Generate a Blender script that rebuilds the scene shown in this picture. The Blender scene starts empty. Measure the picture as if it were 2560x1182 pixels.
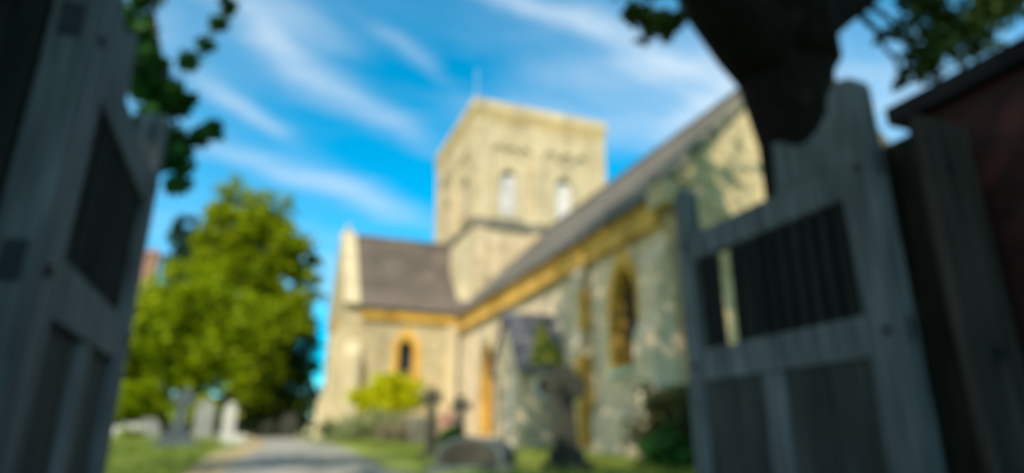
import bpy, bmesh, math, random
import numpy as np
from mathutils import Vector, Matrix
from mathutils.geometry import tessellate_polygon

# ------------------------------------------------------------------ camera, sky, sun, exposure
S = bpy.context.scene
COL = S.collection
EYE = 0.45
pitch = math.atan(524 / 1602)
az = math.radians(21.4)
fw = Vector((math.sin(az) * math.cos(pitch), math.cos(az) * math.cos(pitch), math.sin(pitch)))
cd = bpy.data.cameras.new("camera")
cd.sensor_width = 36.0
cd.lens = 36.0 * 1602 / 2560
cd.clip_start = 0.02
cd.clip_end = 3000
cd.dof.use_dof = True          # the lens is focused far too close, so the whole view is soft
cd.dof.focus_distance = 0.15
cd.dof.aperture_fstop = 7.4
cam = bpy.data.objects.new("camera", cd)
COL.objects.link(cam)
cam.location = (0, 0, EYE)
cam.rotation_euler = fw.to_track_quat('-Z', 'Y').to_euler()
S.camera = cam

SUN_EL = math.radians(40)
to_sun_h = Vector((-0.62, -0.785)).normalized()
to_sun = Vector((to_sun_h.x * math.cos(SUN_EL), to_sun_h.y * math.cos(SUN_EL), math.sin(SUN_EL)))
sd = bpy.data.lights.new("sun", 'SUN')
sd.energy = 4.4
sd.angle = math.radians(0.5)
sd.color = (1.0, 0.905, 0.79)
sun = bpy.data.objects.new("sun", sd)
COL.objects.link(sun)
sun.location = (-20, -25, 40)
sun.rotation_euler = (-to_sun).to_track_quat('-Z', 'Y').to_euler()

S.view_settings.view_transform = 'Standard'
S.view_settings.look = 'None'
S.view_settings.gamma = 1.0
S.view_settings.exposure = 0.48
S.render.engine = 'CYCLES'
S.cycles.use_denoising = True
S.cycles.max_bounces = 6
S.cycles.transparent_max_bounces = 4
S.cycles.sample_clamp_indirect = 4.0

W = bpy.data.worlds.new("World")
S.world = W
W.use_nodes = True
wt = W.node_tree
wt.nodes.clear()


def wn(kind, **kw):
    n = wt.nodes.new(kind)
    for k, v in kw.items():
        setattr(n, k, v)
    return n


def wl(a, b):
    wt.links.new(a, b)


def wmath(op, a, b=None, clamp=False):
    n = wn('ShaderNodeMath', operation=op, use_clamp=clamp)
    for i, s in enumerate((a, b)):
        if s is None:
            continue
        if isinstance(s, (int, float)):
            n.inputs[i].default_value = s
        else:
            wl(s, n.inputs[i])
    return n.outputs[0]


sky = wn('ShaderNodeTexSky', sky_type='NISHITA')
sky.sun_disc = False
sky.sun_elevation = SUN_EL
sky.sun_rotation = math.atan2(to_sun.x, to_sun.y)
sky.air_density = 1.0
sky.dust_density = 0.3
sky.ozone_density = 3.0
hs = wn('ShaderNodeHueSaturation')
hs.inputs['Hue'].default_value = 0.475
hs.inputs['Saturation'].default_value = 2.3
hs.inputs['Value'].default_value = 1.68
wl(sky.outputs[0], hs.inputs['Color'])
tc = wn('ShaderNodeTexCoord')
sp = wn('ShaderNodeSeparateXYZ')
wl(tc.outputs['Generated'], sp.inputs[0])
zz = wmath('ADD', wmath('MAXIMUM', sp.outputs[2], 0.0), 0.12)
cu = wmath('DIVIDE', sp.outputs[0], zz)
cv = wmath('DIVIDE', sp.outputs[1], zz)
cmb = wn('ShaderNodeCombineXYZ')
wl(cu, cmb.inputs[0])
wl(cv, cmb.inputs[1])
# gentle warp so that the streaks of cirrus are not ruler straight
wz = wn('ShaderNodeTexNoise')
wz.inputs['Scale'].default_value = 2.6
wz.inputs['Detail'].default_value = 3
wl(cmb.outputs[0], wz.inputs['Vector'])
vs = wn('ShaderNodeVectorMath', operation='SUBTRACT')
wl(wz.outputs['Color'], vs.inputs[0])
vs.inputs[1].default_value = (0.5, 0.5, 0.5)
vm = wn('ShaderNodeVectorMath', operation='SCALE')
wl(vs.outputs[0], vm.inputs[0])
vm.inputs['Scale'].default_value = 0.16
va = wn('ShaderNodeVectorMath', operation='ADD')
wl(cmb.outputs[0], va.inputs[0])
wl(vm.outputs[0], va.inputs[1])
ws = wn('ShaderNodeSeparateXYZ')
wl(va.outputs[0], ws.inputs[0])
U, V = ws.outputs[0], ws.outputs[1]
# cirrus banks, then unseen ones added to fill the shade; centre, half length, half width, direction, density
BANKS = [
    (0.15, 1.41, 0.30, 0.060, 38, 0.58),
    (0.13, 1.88, 0.42, 0.080, 22, 0.80),
    (-0.10, 1.54, 0.16, 0.040, 46, 0.65),
    (-0.04, 1.30, 0.16, 0.050, 47, 0.60),
    (0.02, 1.20, 0.12, 0.05, 20, 0.45),
    (0.24, 1.22, 0.12, 0.025, 30, 0.45),
    (0.47, 1.00, 0.26, 0.035, 6, 0.75),
    (0.80, 1.04, 0.28, 0.060, -34, 0.55),
    (0.94, 1.12, 0.22, 0.050, -80, 0.50),
    (0.85, 1.25, 0.50, 0.200, -30, 0.55),
    (0.70, 1.00, 0.45, 0.150, -10, 0.50),
    (1.35, 0.95, 0.50, 0.300, -20, 0.70),
    (0.62, 1.35, 0.30, 0.07, -5, 0.40),
    (0.30, 2.7, 1.1, 0.60, 15, 0.75),
    (-1.4, 1.6, 0.9, 0.25, 40, 0.55),
    (0.5, -1.2, 1.6, 0.8, 25, 2.0),  # from here down: out of view, added as neutral fill
    (-1.6, 0.1, 1.5, 0.9, 60, 2.8),
    (-0.9, 0.2, 0.9, 0.5, 70, 2.2),
    (-2.6, 1.2, 1.6, 0.9, 60, 2.4),
    (2.2, -0.4, 1.2, 0.8, -50, 1.4),
]
acc = None
for (bu, bv, hl, hw, ang, den) in BANKS:
    ca, sa = math.cos(math.radians(ang)), math.sin(math.radians(ang))
    du = wmath('SUBTRACT', U, bu)
    dv = wmath('SUBTRACT', V, bv)
    al = wmath('ADD', wmath('MULTIPLY', du, ca / hl), wmath('MULTIPLY', dv, sa / hl))
    ac = wmath('ADD', wmath('MULTIPLY', du, -sa / hw), wmath('MULTIPLY', dv, ca / hw))
    r2 = wmath('ADD', wmath('MULTIPLY', al, al), wmath('MULTIPLY', ac, ac))
    g = wmath('MULTIPLY', wmath('EXPONENT', wmath('MULTIPLY', r2, -1.15)), den)
    acc = g if acc is None else wmath('ADD', acc, g)
fn = wn('ShaderNodeTexNoise')
fmap = wn('ShaderNodeMapping')
fmap.inputs['Rotation'].default_value = (0, 0, math.radians(-28))
fmap.inputs['Scale'].default_value = (1.8, 5.0, 1)
wl(va.outputs[0], fmap.inputs['Vector'])
wl(fmap.outputs[0], fn.inputs['Vector'])
fn.inputs['Scale'].default_value = 2.0
fn.inputs['Detail'].default_value = 4
fn.inputs['Roughness'].default_value = 0.6
brk = wmath('ADD', wmath('MULTIPLY', fn.outputs['Fac'], 1.3), 0.30)
cloud = wmath('MINIMUM', wmath('SUBTRACT', wmath('MULTIPLY', wmath('MULTIPLY', acc, brk), 0.60), 0.10), 0.95, clamp=True)
mixc = wn('ShaderNodeMix', data_type='RGBA')
wl(cloud, mixc.inputs[0])
wl(hs.outputs[0], mixc.inputs[6])
mixc.inputs[7].default_value = (5.7, 6.7, 7.5, 1)
bg = wn('ShaderNodeBackground')
bg.inputs['Strength'].default_value = 0.10
wl(mixc.outputs[2], bg.inputs['Color'])
wo = wn('ShaderNodeOutputWorld')
wl(bg.outputs[0], wo.inputs['Surface'])

random.seed(7)
rng = np.random.default_rng(11)

# ------------------------------------------------------------------ materials


def ramp(nt, stops):
    n = nt.nodes.new('ShaderNodeValToRGB')
    cr = n.color_ramp
    while len(cr.elements) < len(stops):
        cr.elements.new(0.5)
    for e, (p, c) in zip(cr.elements, stops):
        e.position = p
        e.color = (*c, 1)
    return n


def base_mat(name, rough=0.85):
    m = bpy.data.materials.new(name)
    m.use_nodes = True
    nt = m.node_tree
    b = nt.nodes['Principled BSDF']
    b.inputs['Roughness'].default_value = rough
    b.inputs['Specular IOR Level'].default_value = 0.08 if name.endswith(('leaf', 'blade', 'needle', 'bark', 'coping', 'darkened_oak_board', 'post')) else 0.3
    return m, nt, b


def coords(nt, scale=(1, 1, 1)):
    t = nt.nodes.new('ShaderNodeTexCoord')
    mp = nt.nodes.new('ShaderNodeMapping')
    mp.inputs['Scale'].default_value = scale
    nt.links.new(t.outputs['Object'], mp.inputs['Vector'])
    return mp.outputs[0]


def noise_mat(name, stops, scale=4, stretch=(1, 1, 1), rough=0.85, bump=0.3, detail=6, dist=0.02):
    m, nt, b = base_mat(name, rough)
    v = coords(nt, stretch)
    n = nt.nodes.new('ShaderNodeTexNoise')
    n.inputs['Scale'].default_value = scale
    n.inputs['Detail'].default_value = detail
    nt.links.new(v, n.inputs['Vector'])
    r = ramp(nt, stops)
    nt.links.new(n.outputs['Fac'], r.inputs[0])
    wn_ = nt.nodes.new('ShaderNodeTexNoise')
    wn_.inputs['Scale'].default_value = 0.9
    wn_.inputs['Detail'].default_value = 6
    nt.links.new(coords(nt), wn_.inputs['Vector'])
    wr_ = ramp(nt, [(0.36, (0.70, 0.72, 0.68)), (0.64, (1.14, 1.12, 1.10))])
    nt.links.new(wn_.outputs['Fac'], wr_.inputs[0])
    ml_ = nt.nodes.new('ShaderNodeMix')
    ml_.data_type = 'RGBA'
    ml_.blend_type = 'MULTIPLY'
    ml_.inputs[0].default_value = 1
    nt.links.new(r.outputs[0], ml_.inputs[6])
    nt.links.new(wr_.outputs[0], ml_.inputs[7])
    nt.links.new(ml_.outputs[2], b.inputs['Base Color'])
    if bump:
        bp = nt.nodes.new('ShaderNodeBump')
        bp.inputs['Strength'].default_value = bump
        bp.inputs['Distance'].default_value = dist
        nt.links.new(n.outputs['Fac'], bp.inputs['Height'])
        nt.links.new(bp.outputs[0], b.inputs['Normal'])
    return m


def stone_mat(name, stops, mortar, scale=(3, 3, 5), weather=None, bump=0.5, randomness=0.75, joint=0.04):
    """Coursed stone: cells of varied colour, a paler joint, and large weather stains."""
    m, nt, b = base_mat(name, 0.9)
    v = coords(nt, scale)
    vo = nt.nodes.new('ShaderNodeTexVoronoi')
    vo.inputs['Scale'].default_value = 1
    vo.inputs['Randomness'].default_value = randomness
    nt.links.new(v, vo.inputs['Vector'])
    ve = nt.nodes.new('ShaderNodeTexVoronoi')
    ve.feature = 'DISTANCE_TO_EDGE'
    ve.inputs['Scale'].default_value = 1
    ve.inputs['Randomness'].default_value = randomness
    nt.links.new(v, ve.inputs['Vector'])
    sepc = nt.nodes.new('ShaderNodeSeparateColor')
    nt.links.new(vo.outputs['Color'], sepc.inputs[0])
    r = ramp(nt, stops)
    nt.links.new(sepc.outputs[0], r.inputs[0])
    edge = ramp(nt, [(0.0, (1, 1, 1)), (joint, (1, 1, 1)), (joint * 2.2, (0, 0, 0))])
    nt.links.new(ve.outputs['Distance'], edge.inputs[0])
    mx = nt.nodes.new('ShaderNodeMix')
    mx.data_type = 'RGBA'
    nt.links.new(edge.outputs[0], mx.inputs[0])
    nt.links.new(r.outputs[0], mx.inputs[6])
    mx.inputs[7].default_value = (*mortar, 1)
    out = mx.outputs[2]
    n = nt.nodes.new('ShaderNodeTexNoise')
    n.inputs['Scale'].default_value = 0.7
    n.inputs['Detail'].default_value = 8
    n.inputs['Roughness'].default_value = 0.65
    nt.links.new(coords(nt, (1.2, 1.2, 0.3)), n.inputs['Vector'])
    wr = ramp(nt, [(0.34, (0.66, 0.65, 0.60)), (0.5, (0.97, 0.96, 0.93)), (0.66, (1.12, 1.09, 1.04))] if weather is None else weather)
    nt.links.new(n.outputs['Fac'], wr.inputs[0])
    ml = nt.nodes.new('ShaderNodeMix')
    ml.data_type = 'RGBA'
    ml.blend_type = 'MULTIPLY'
    ml.inputs[0].default_value = 1
    nt.links.new(out, ml.inputs[6])
    nt.links.new(wr.outputs[0], ml.inputs[7])
    nt.links.new(ml.outputs[2], b.inputs['Base Color'])
    bp = nt.nodes.new('ShaderNodeBump')
    bp.inputs['Strength'].default_value = bump
    bp.inputs['Distance'].default_value = 0.03
    nt.links.new(ve.outputs['Distance'], bp.inputs['Height'])
    nt.links.new(bp.outputs[0], b.inputs['Normal'])
    return m


def leaf_mat(name, stops, trans=0.25, scale=0.35):
    m, nt, b = base_mat(name, 0.55)
    g = nt.nodes.new('ShaderNodeNewGeometry')
    n = nt.nodes.new('ShaderNodeTexNoise')
    n.inputs['Scale'].default_value = scale
    n.inputs['Detail'].default_value = 3
    nt.links.new(coords(nt), n.inputs['Vector'])
    ad = nt.nodes.new('ShaderNodeMath')
    ad.operation = 'MULTIPLY_ADD'
    nt.links.new(g.outputs['Random Per Island'], ad.inputs[0])
    ad.inputs[1].default_value = 0.45
    sb = nt.nodes.new('ShaderNodeMath')
    sb.operation = 'MULTIPLY_ADD'
    nt.links.new(n.outputs['Fac'], sb.inputs[0])
    sb.inputs[1].default_value = 1.3
    sb.inputs[2].default_value = -0.375
    nt.links.new(sb.outputs[0], ad.inputs[2])
    r = ramp(nt, stops)
    nt.links.new(ad.outputs[0], r.inputs[0])
    nt.links.new(r.outputs[0], b.inputs['Base Color'])
    t = nt.nodes.new('ShaderNodeBsdfTranslucent')
    nt.links.new(r.outputs[0], t.inputs['Color'])
    mx = nt.nodes.new('ShaderNodeMixShader')
    mx.inputs[0].default_value = trans
    nt.links.new(b.outputs[0], mx.inputs[1])
    nt.links.new(t.outputs[0], mx.inputs[2])
    nt.links.new(mx.outputs[0], nt.nodes['Material Output'].inputs['Surface'])
    return m


M = {}
M['tower'] = stone_mat('tower_stone', [(0.0, (0.46, 0.355, 0.205)), (0.5, (0.52, 0.41, 0.24)), (1.0, (0.58, 0.465, 0.285))],
              (0.50, 0.405, 0.255), (1.6, 1.6, 3.0), bump=0.25, randomness=0.5)
M['rubble'] = stone_mat('rubble_stone', [(0.0, (0.27, 0.215, 0.115)), (0.35, (0.42, 0.335, 0.175)), (0.7, (0.50, 0.39, 0.20)), (1.0, (0.36, 0.31, 0.21))],
              (0.52, 0.43, 0.26), (4.6, 4.6, 7.0), bump=0.5)
M['nave'] = stone_mat('nave_rubble', [(0.0, (0.34, 0.28, 0.20)), (0.3, (0.60, 0.475, 0.315)), (0.7, (0.70, 0.55, 0.355)), (1.0, (0.48, 0.42, 0.33))],
              (0.66, 0.53, 0.37), (6.0, 6.0, 8.5), bump=0.5)
M['ashlar'] = stone_mat('pale_dressed_stone', [(0.0, (0.50, 0.41, 0.24)), (1.0, (0.58, 0.48, 0.29))], (0.5, 0.42, 0.26), (1.4, 1.4, 2.6), bump=0.15, randomness=0.3)
M['ochre'] = stone_mat('ochre_sandstone', [(0.0, (0.46, 0.245, 0.03)), (0.5, (0.58, 0.32, 0.045)), (1.0, (0.66, 0.40, 0.08))],
              (0.55, 0.34, 0.09), (2.5, 2.5, 3.5), bump=0.2, randomness=0.4)
M['towercornice'] = stone_mat('warm_dressed_stone', [(0.0, (0.42, 0.30, 0.12)), (1.0, (0.52, 0.38, 0.16))], (0.46, 0.35, 0.16), (2.5, 2.5, 3.5), bump=0.2, randomness=0.4)
M['tile'] = noise_mat('brown_roof_tile', [(0.3, (0.095, 0.073, 0.053)), (0.5, (0.122, 0.096, 0.072)), (0.7, (0.155, 0.12, 0.092))], 5, (1, 1, 6), 0.8, 0.5)
M['slab'] = noise_mat('grey_roof_tile', [(0.3, (0.10, 0.09, 0.076)), (0.5, (0.145, 0.13, 0.108)), (0.72, (0.20, 0.18, 0.145))], 5, (1, 1, 6), 0.85, 0.5)
M['slate'] = noise_mat('blue_slate', [(0.3, (0.12, 0.117, 0.13)), (0.7, (0.21, 0.20, 0.22))], 6, (1, 1, 5), 0.6, 0.4)
M['olive_yellow'] = noise_mat('olive_yellow', [(0.3, (0.13, 0.14, 0.015)), (0.7, (0.24, 0.24, 0.03))], 20, rough=1, bump=0.8)  # olive yellow of the triangular patch on the lobby roof
M['glass'] = noise_mat('leaded_glass', [(0.4, (0.018, 0.022, 0.030)), (0.6, (0.04, 0.046, 0.055))], 8, rough=0.15, bump=0.1)
M['louvre'] = noise_mat('painted_louvre', [(0.3, (0.66, 0.60, 0.56)), (0.7, (0.80, 0.75, 0.71))], 6, rough=0.6, bump=0.1)
M['copper'] = noise_mat('green_stained_sill', [(0.3, (0.36, 0.46, 0.36)), (0.7, (0.50, 0.60, 0.48))], 5)
M['oakdoor'] = noise_mat('oak_door', [(0.3, (0.30, 0.15, 0.035)), (0.7, (0.46, 0.25, 0.06))], 4, (6, 6, 0.6), 0.6)
M['iron'] = noise_mat('dark_iron', [(0.3, (0.012, 0.012, 0.015)), (0.7, (0.03, 0.03, 0.034))], 12, rough=0.55)
M['lead'] = noise_mat('lead_gutter', [(0.3, (0.09, 0.09, 0.09)), (0.7, (0.15, 0.15, 0.15))], 6, rough=0.6)
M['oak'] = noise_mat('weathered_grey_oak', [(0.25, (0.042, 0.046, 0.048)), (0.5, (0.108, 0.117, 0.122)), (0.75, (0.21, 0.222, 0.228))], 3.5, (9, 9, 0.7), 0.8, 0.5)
M['oakdark'] = noise_mat('darkened_oak_board', [(0.25, (0.012, 0.012, 0.011)), (0.5, (0.022, 0.022, 0.020)), (0.75, (0.036, 0.035, 0.031))], 3.5, (9, 9, 0.7), 0.85, 0.5)  # near-black oak; its tone also stands in for shade by the posts
M['oakboard'] = noise_mat('dark_oak_board', [(0.25, (0.016, 0.017, 0.016)), (0.5, (0.036, 0.038, 0.035)), (0.75, (0.07, 0.072, 0.065))], 3.5, (9, 9, 0.7), 0.85, 0.5)  # darker oak tone for the lower gate boards
M['post'] = noise_mat('old_brown_oak_post', [(0.25, (0.032, 0.024, 0.020)), (0.5, (0.062, 0.049, 0.041)), (0.75, (0.105, 0.085, 0.071))], 2.6, (7, 7, 0.6), 0.85, 0.6)
def brick_mat():
    m, nt, b = base_mat('red_brick', 0.9)
    t = nt.nodes.new('ShaderNodeTexCoord')
    sx = nt.nodes.new('ShaderNodeSeparateXYZ')
    nt.links.new(t.outputs['Object'], sx.inputs[0])
    ad = nt.nodes.new('ShaderNodeMath')
    ad.operation = 'ADD'
    nt.links.new(sx.outputs[0], ad.inputs[0])
    nt.links.new(sx.outputs[1], ad.inputs[1])
    cx = nt.nodes.new('ShaderNodeCombineXYZ')
    nt.links.new(ad.outputs[0], cx.inputs[0])
    nt.links.new(sx.outputs[2], cx.inputs[1])
    br = nt.nodes.new('ShaderNodeTexBrick')
    br.inputs['Scale'].default_value = 1
    br.inputs['Brick Width'].default_value = 0.225
    br.inputs['Row Height'].default_value = 0.075
    br.inputs['Mortar Size'].default_value = 0.006
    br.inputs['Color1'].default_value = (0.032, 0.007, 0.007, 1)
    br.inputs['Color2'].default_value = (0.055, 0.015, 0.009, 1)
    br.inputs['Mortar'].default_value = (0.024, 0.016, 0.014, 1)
    nt.links.new(cx.outputs[0], br.inputs['Vector'])
    n = nt.nodes.new('ShaderNodeTexNoise')
    n.inputs['Scale'].default_value = 3
    n.inputs['Detail'].default_value = 8
    nt.links.new(t.outputs['Object'], n.inputs['Vector'])
    r = ramp(nt, [(0.35, (0.5, 0.5, 0.52)), (0.65, (1.05, 1, 1))])
    nt.links.new(n.outputs['Fac'], r.inputs[0])
    mx = nt.nodes.new('ShaderNodeMix')
    mx.data_type = 'RGBA'
    mx.blend_type = 'MULTIPLY'
    mx.inputs[0].default_value = 1
    nt.links.new(br.outputs['Color'], mx.inputs[6])
    nt.links.new(r.outputs[0], mx.inputs[7])
    nt.links.new(mx.outputs[2], b.inputs['Base Color'])
    return m


M['brick'] = brick_mat()
M['coping'] = noise_mat('blackish_brick_coping', [(0.3, (0.010, 0.009, 0.010)), (0.7, (0.028, 0.021, 0.021))], 5)  # near-black tone for the wall tops
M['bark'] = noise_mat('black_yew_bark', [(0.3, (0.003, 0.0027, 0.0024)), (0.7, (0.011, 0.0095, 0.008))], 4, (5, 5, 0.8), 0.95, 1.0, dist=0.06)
M['bark2'] = noise_mat('grey_brown_bark', [(0.3, (0.06, 0.05, 0.035)), (0.7, (0.14, 0.115, 0.085))], 4, (5, 5, 0.8), 0.95, 0.8, dist=0.05)
M['grave'] = noise_mat('lichened_gravestone', [(0.3, (0.10, 0.095, 0.07)), (0.5, (0.17, 0.16, 0.12)), (0.75, (0.28, 0.26, 0.18))], 3.5, rough=0.95, bump=0.5)
M['gravedark'] = noise_mat('dark_weathered_stone', [(0.3, (0.022, 0.022, 0.015)), (0.7, (0.055, 0.053, 0.036))], 3.5, rough=0.95, bump=0.5)
M['gravegrey'] = noise_mat('blue_grey_granite', [(0.3, (0.055, 0.068, 0.072)), (0.7, (0.105, 0.127, 0.13))], 5, rough=0.7, bump=0.3)
M['marble'] = noise_mat('white_marble', [(0.3, (0.44, 0.42, 0.36)), (0.7, (0.60, 0.58, 0.51))], 3, rough=0.6, bump=0.2)
M['marble2'] = noise_mat('greyed_marble', [(0.3, (0.20, 0.20, 0.18)), (0.7, (0.33, 0.33, 0.29))], 3, rough=0.7, bump=0.2)
M['lettering'] = noise_mat('lead_lettering', [(0.4, (0.05, 0.05, 0.05)), (0.6, (0.09, 0.09, 0.09))], 9)
M['tarmac'] = noise_mat('grey_tarmac', [(0.3, (0.19, 0.178, 0.145)), (0.5, (0.28, 0.26, 0.21)), (0.7, (0.36, 0.335, 0.27))], 3, rough=0.95, bump=0.3)
M['gravel'] = noise_mat('tan_gravel_edge', [(0.3, (0.30, 0.22, 0.11)), (0.7, (0.44, 0.34, 0.18))], 7, rough=0.95)
M['turf'] = noise_mat('turf', [(0.25, (0.11, 0.15, 0.025)), (0.5, (0.19, 0.235, 0.04)), (0.75, (0.32, 0.32, 0.08))], 0.9, rough=1, bump=0.6, detail=9)
M['grass'] = leaf_mat('grass_blade', [(0.1, (0.09, 0.15, 0.022)), (0.5, (0.17, 0.23, 0.035)), (0.95, (0.30, 0.31, 0.07))], 0.3)
M['limeleaf'] = leaf_mat('lime_tree_leaf', [(0.05, (0.08, 0.12, 0.002)), (0.5, (0.24, 0.30, 0.003)), (0.95, (0.40, 0.42, 0.006))], 0.42)
M['yellowgreen'] = leaf_mat('young_green_leaf', [(0.05, (0.075, 0.13, 0.002)), (0.5, (0.25, 0.325, 0.003)), (0.95, (0.42, 0.45, 0.006))], 0.42)
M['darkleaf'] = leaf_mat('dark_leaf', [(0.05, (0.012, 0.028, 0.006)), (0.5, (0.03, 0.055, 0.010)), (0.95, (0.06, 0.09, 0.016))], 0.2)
M['oakleaf'] = leaf_mat('deep_green_leaf', [(0.05, (0.03, 0.05, 0.006)), (0.5, (0.065, 0.095, 0.010)), (0.95, (0.12, 0.15, 0.016))], 0.25)
M['oliveleaf'] = leaf_mat('olive_leaf', [(0.05, (0.05, 0.05, 0.014)), (0.5, (0.085, 0.085, 0.025)), (0.95, (0.13, 0.12, 0.04))], 0.25)
M['conifer'] = leaf_mat('conifer_needle', [(0.05, (0.010, 0.028, 0.018)), (0.5, (0.02, 0.05, 0.03)), (0.95, (0.04, 0.08, 0.045))], 0.1)
M['ivyleaf'] = leaf_mat('glossy_green_leaf', [(0.05, (0.012, 0.05, 0.010)), (0.5, (0.022, 0.09, 0.018)), (0.95, (0.04, 0.13, 0.02))], 0.3, 2.0)
M['goldleaf'] = leaf_mat('golden_shrub_leaf', [(0.05, (0.38, 0.42, 0.004)), (0.5, (0.58, 0.58, 0.006)), (0.95, (0.72, 0.66, 0.01))], 0.42, 1.5)
M['paleleaf'] = leaf_mat('silvery_leaf', [(0.05, (0.18, 0.22, 0.08)), (0.5, (0.30, 0.32, 0.13)), (0.95, (0.42, 0.40, 0.20))], 0.25, 1.5)
M['pink'] = leaf_mat('pink_petal', [(0.1, (0.60, 0.22, 0.20)), (0.9, (0.75, 0.42, 0.36))], 0.2, 3)
M['whiteflower'] = leaf_mat('white_petal', [(0.1, (0.65, 0.62, 0.5)), (0.9, (0.8, 0.78, 0.72))], 0.2, 3)
M['bloom'] = leaf_mat('dusky_bloom', [(0.1, (0.16, 0.13, 0.07)), (0.9, (0.30, 0.25, 0.15))], 0.2, 3)
M['terracotta'] = noise_mat('terracotta', [(0.3, (0.30, 0.11, 0.05)), (0.7, (0.42, 0.17, 0.08))], 6)
M['render'] = noise_mat('house_brick', [(0.3, (0.30, 0.14, 0.10)), (0.7, (0.42, 0.21, 0.15))], 7)
M['plaster'] = noise_mat('white_paint', [(0.3, (0.7, 0.68, 0.64)), (0.7, (0.8, 0.78, 0.74))], 5)

# ------------------------------------------------------------------ mesh helpers
ORG = {}


class MB:
    def __init__(self):
        self.v = []
        self.f = []

    def add(self, vs, fs):
        o = len(self.v)
        self.v += [tuple(p) for p in vs]
        self.f += [tuple(i + o for i in f) for f in fs]
        return self

    def box(self, x0, x1, y0, y1, z0, z1):
        return self.add([(x, y, z) for x in (x0, x1) for y in (y0, y1) for z in (z0, z1)],
                        [(0, 1, 3, 2), (4, 6, 7, 5), (0, 4, 5, 1), (2, 3, 7, 6), (0, 2, 6, 4), (1, 5, 7, 3)])

    def slab(self, outer, holes, mp, w0, w1):
        """A plate with openings: outlines are (u, v) lists, mp(u, v, w) gives the point."""
        loops = [outer] + list(holes)
        flat = [p for l in loops for p in l]
        tris = tessellate_polygon([[Vector((p[0], p[1], 0)) for p in l] for l in loops])
        n = len(flat)
        vs = [mp(p[0], p[1], w0) for p in flat] + [mp(p[0], p[1], w1) for p in flat]
        fs = [tuple(t) for t in tris] + [tuple(i + n for i in reversed(t)) for t in tris]
        o = 0
        for l in loops:
            k = len(l)
            for i in range(k):
                j = (i + 1) % k
                fs.append((o + i, o + j, o + j + n, o + i + n))
            o += k
        return self.add(vs, fs)

    def prism_x(self, yz, x0, x1, holes=()):
        return self.slab(yz, holes, lambda u, v, w: (w, u, v), x0, x1)

    def prism_y(self, xz, y0, y1, holes=()):
        return self.slab(xz, holes, lambda u, v, w: (u, w, v), y0, y1)

    def prism_z(self, xy, z0, z1):
        return self.slab(xy, (), lambda u, v, w: (u, v, w), z0, z1)

    def tube(self, pts, radii, n=10, wob=0.0):
        pts = [Vector(p) for p in pts]
        rings = []
        up = Vector((0.31, 0.17, 0.93)).normalized()
        for i, p in enumerate(pts):
            d = (pts[min(i + 1, len(pts) - 1)] - pts[max(i - 1, 0)]).normalized()
            a = d.cross(up)
            if a.length < 1e-3:
                a = d.cross(Vector((1, 0, 0)))
            a.normalize()
            b = d.cross(a)
            rings.append([p + (a * math.cos(t) + b * math.sin(t)) * radii[i] * (1 + wob * math.sin(3 * t + i) + wob * random.uniform(-1, 1))
                          for t in [2 * math.pi * k / n for k in range(n)]])
        vs = [q for r in rings for q in r]
        fs = []
        for i in range(len(pts) - 1):
            for k in range(n):
                k2 = (k + 1) % n
                fs.append((i * n + k, i * n + k2, (i + 1) * n + k2, (i + 1) * n + k))
        fs.append(tuple(range(n)))
        fs.append(tuple(reversed(range((len(pts) - 1) * n, len(pts) * n))))
        return self.add(vs, fs)

    def lathe(self, c, prof, n=16):
        vs = []
        for (r, z) in prof:
            vs += [(c[0] + r * math.cos(2 * math.pi * k / n), c[1] + r * math.sin(2 * math.pi * k / n), c[2] + z) for k in range(n)]
        fs = []
        for i in range(len(prof) - 1):
            for k in range(n):
                k2 = (k + 1) % n
                fs.append((i * n + k, i * n + k2, (i + 1) * n + k2, (i + 1) * n + k))
        fs.append(tuple(range(n)))
        fs.append(tuple(range((len(prof) - 1) * n, len(prof) * n)))
        return self.add(vs, fs)

    def build(self, name, mat, parent=None, bevel=0, smooth=False):
        o = ORG.get(parent.name, Vector()) if parent else Vector()
        me = bpy.data.meshes.new(name)
        me.from_pydata([(p[0] - o.x, p[1] - o.y, p[2] - o.z) for p in self.v], [], self.f)
        bm = bmesh.new()
        bm.from_mesh(me)
        bmesh.ops.recalc_face_normals(bm, faces=bm.faces)
        bm.to_mesh(me)
        bm.free()
        me.materials.append(mat)
        if smooth:
            me.shade_smooth()
        ob = bpy.data.objects.new(name, me)
        COL.objects.link(ob)
        if parent:
            ob.parent = parent
        ORG[ob.name] = o
        if bevel:
            bv = ob.modifiers.new('bevel', 'BEVEL')
            bv.width = bevel
            bv.segments = 2
            bv.limit_method = 'ANGLE'
        return ob


def tag(o, label=None, cat=None, group=None, kind=None):
    for k, v in (('label', label), ('category', cat), ('group', group), ('kind', kind)):
        if v:
            o[k] = v
    return o


def thing(name, loc, label, cat, group=None):
    o = bpy.data.objects.new(name, None)
    COL.objects.link(o)
    o.location = loc
    o.empty_display_size = 0.2
    ORG[o.name] = Vector(loc)
    return tag(o, label, cat, group)


def arch(cx, w, z0, zs, n=7, k=1.0):
    """Pointed (k=1) or rounder (k<1) arched outline, counter-clockwise."""
    h = w / 2
    R = h + k * h
    pts = [(cx - h, z0), (cx + h, z0)]
    c = cx + h - R
    a1 = math.acos((cx - c) / R) if R > 0 else math.pi / 2
    for i in range(n + 1):
        a = a1 * i / n
        pts.append((c + R * math.cos(a), zs + R * math.sin(a)))
    c2 = cx - h + R
    for i in range(n - 1, -1, -1):
        a = a1 * i / n
        pts.append((c2 - R * math.cos(a), zs + R * math.sin(a)))
    return pts


def disc(cx, cz, r, n=24):
    return [(cx + r * math.cos(2 * math.pi * k / n), cz + r * math.sin(2 * math.pi * k / n)) for k in range(n)]


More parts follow.
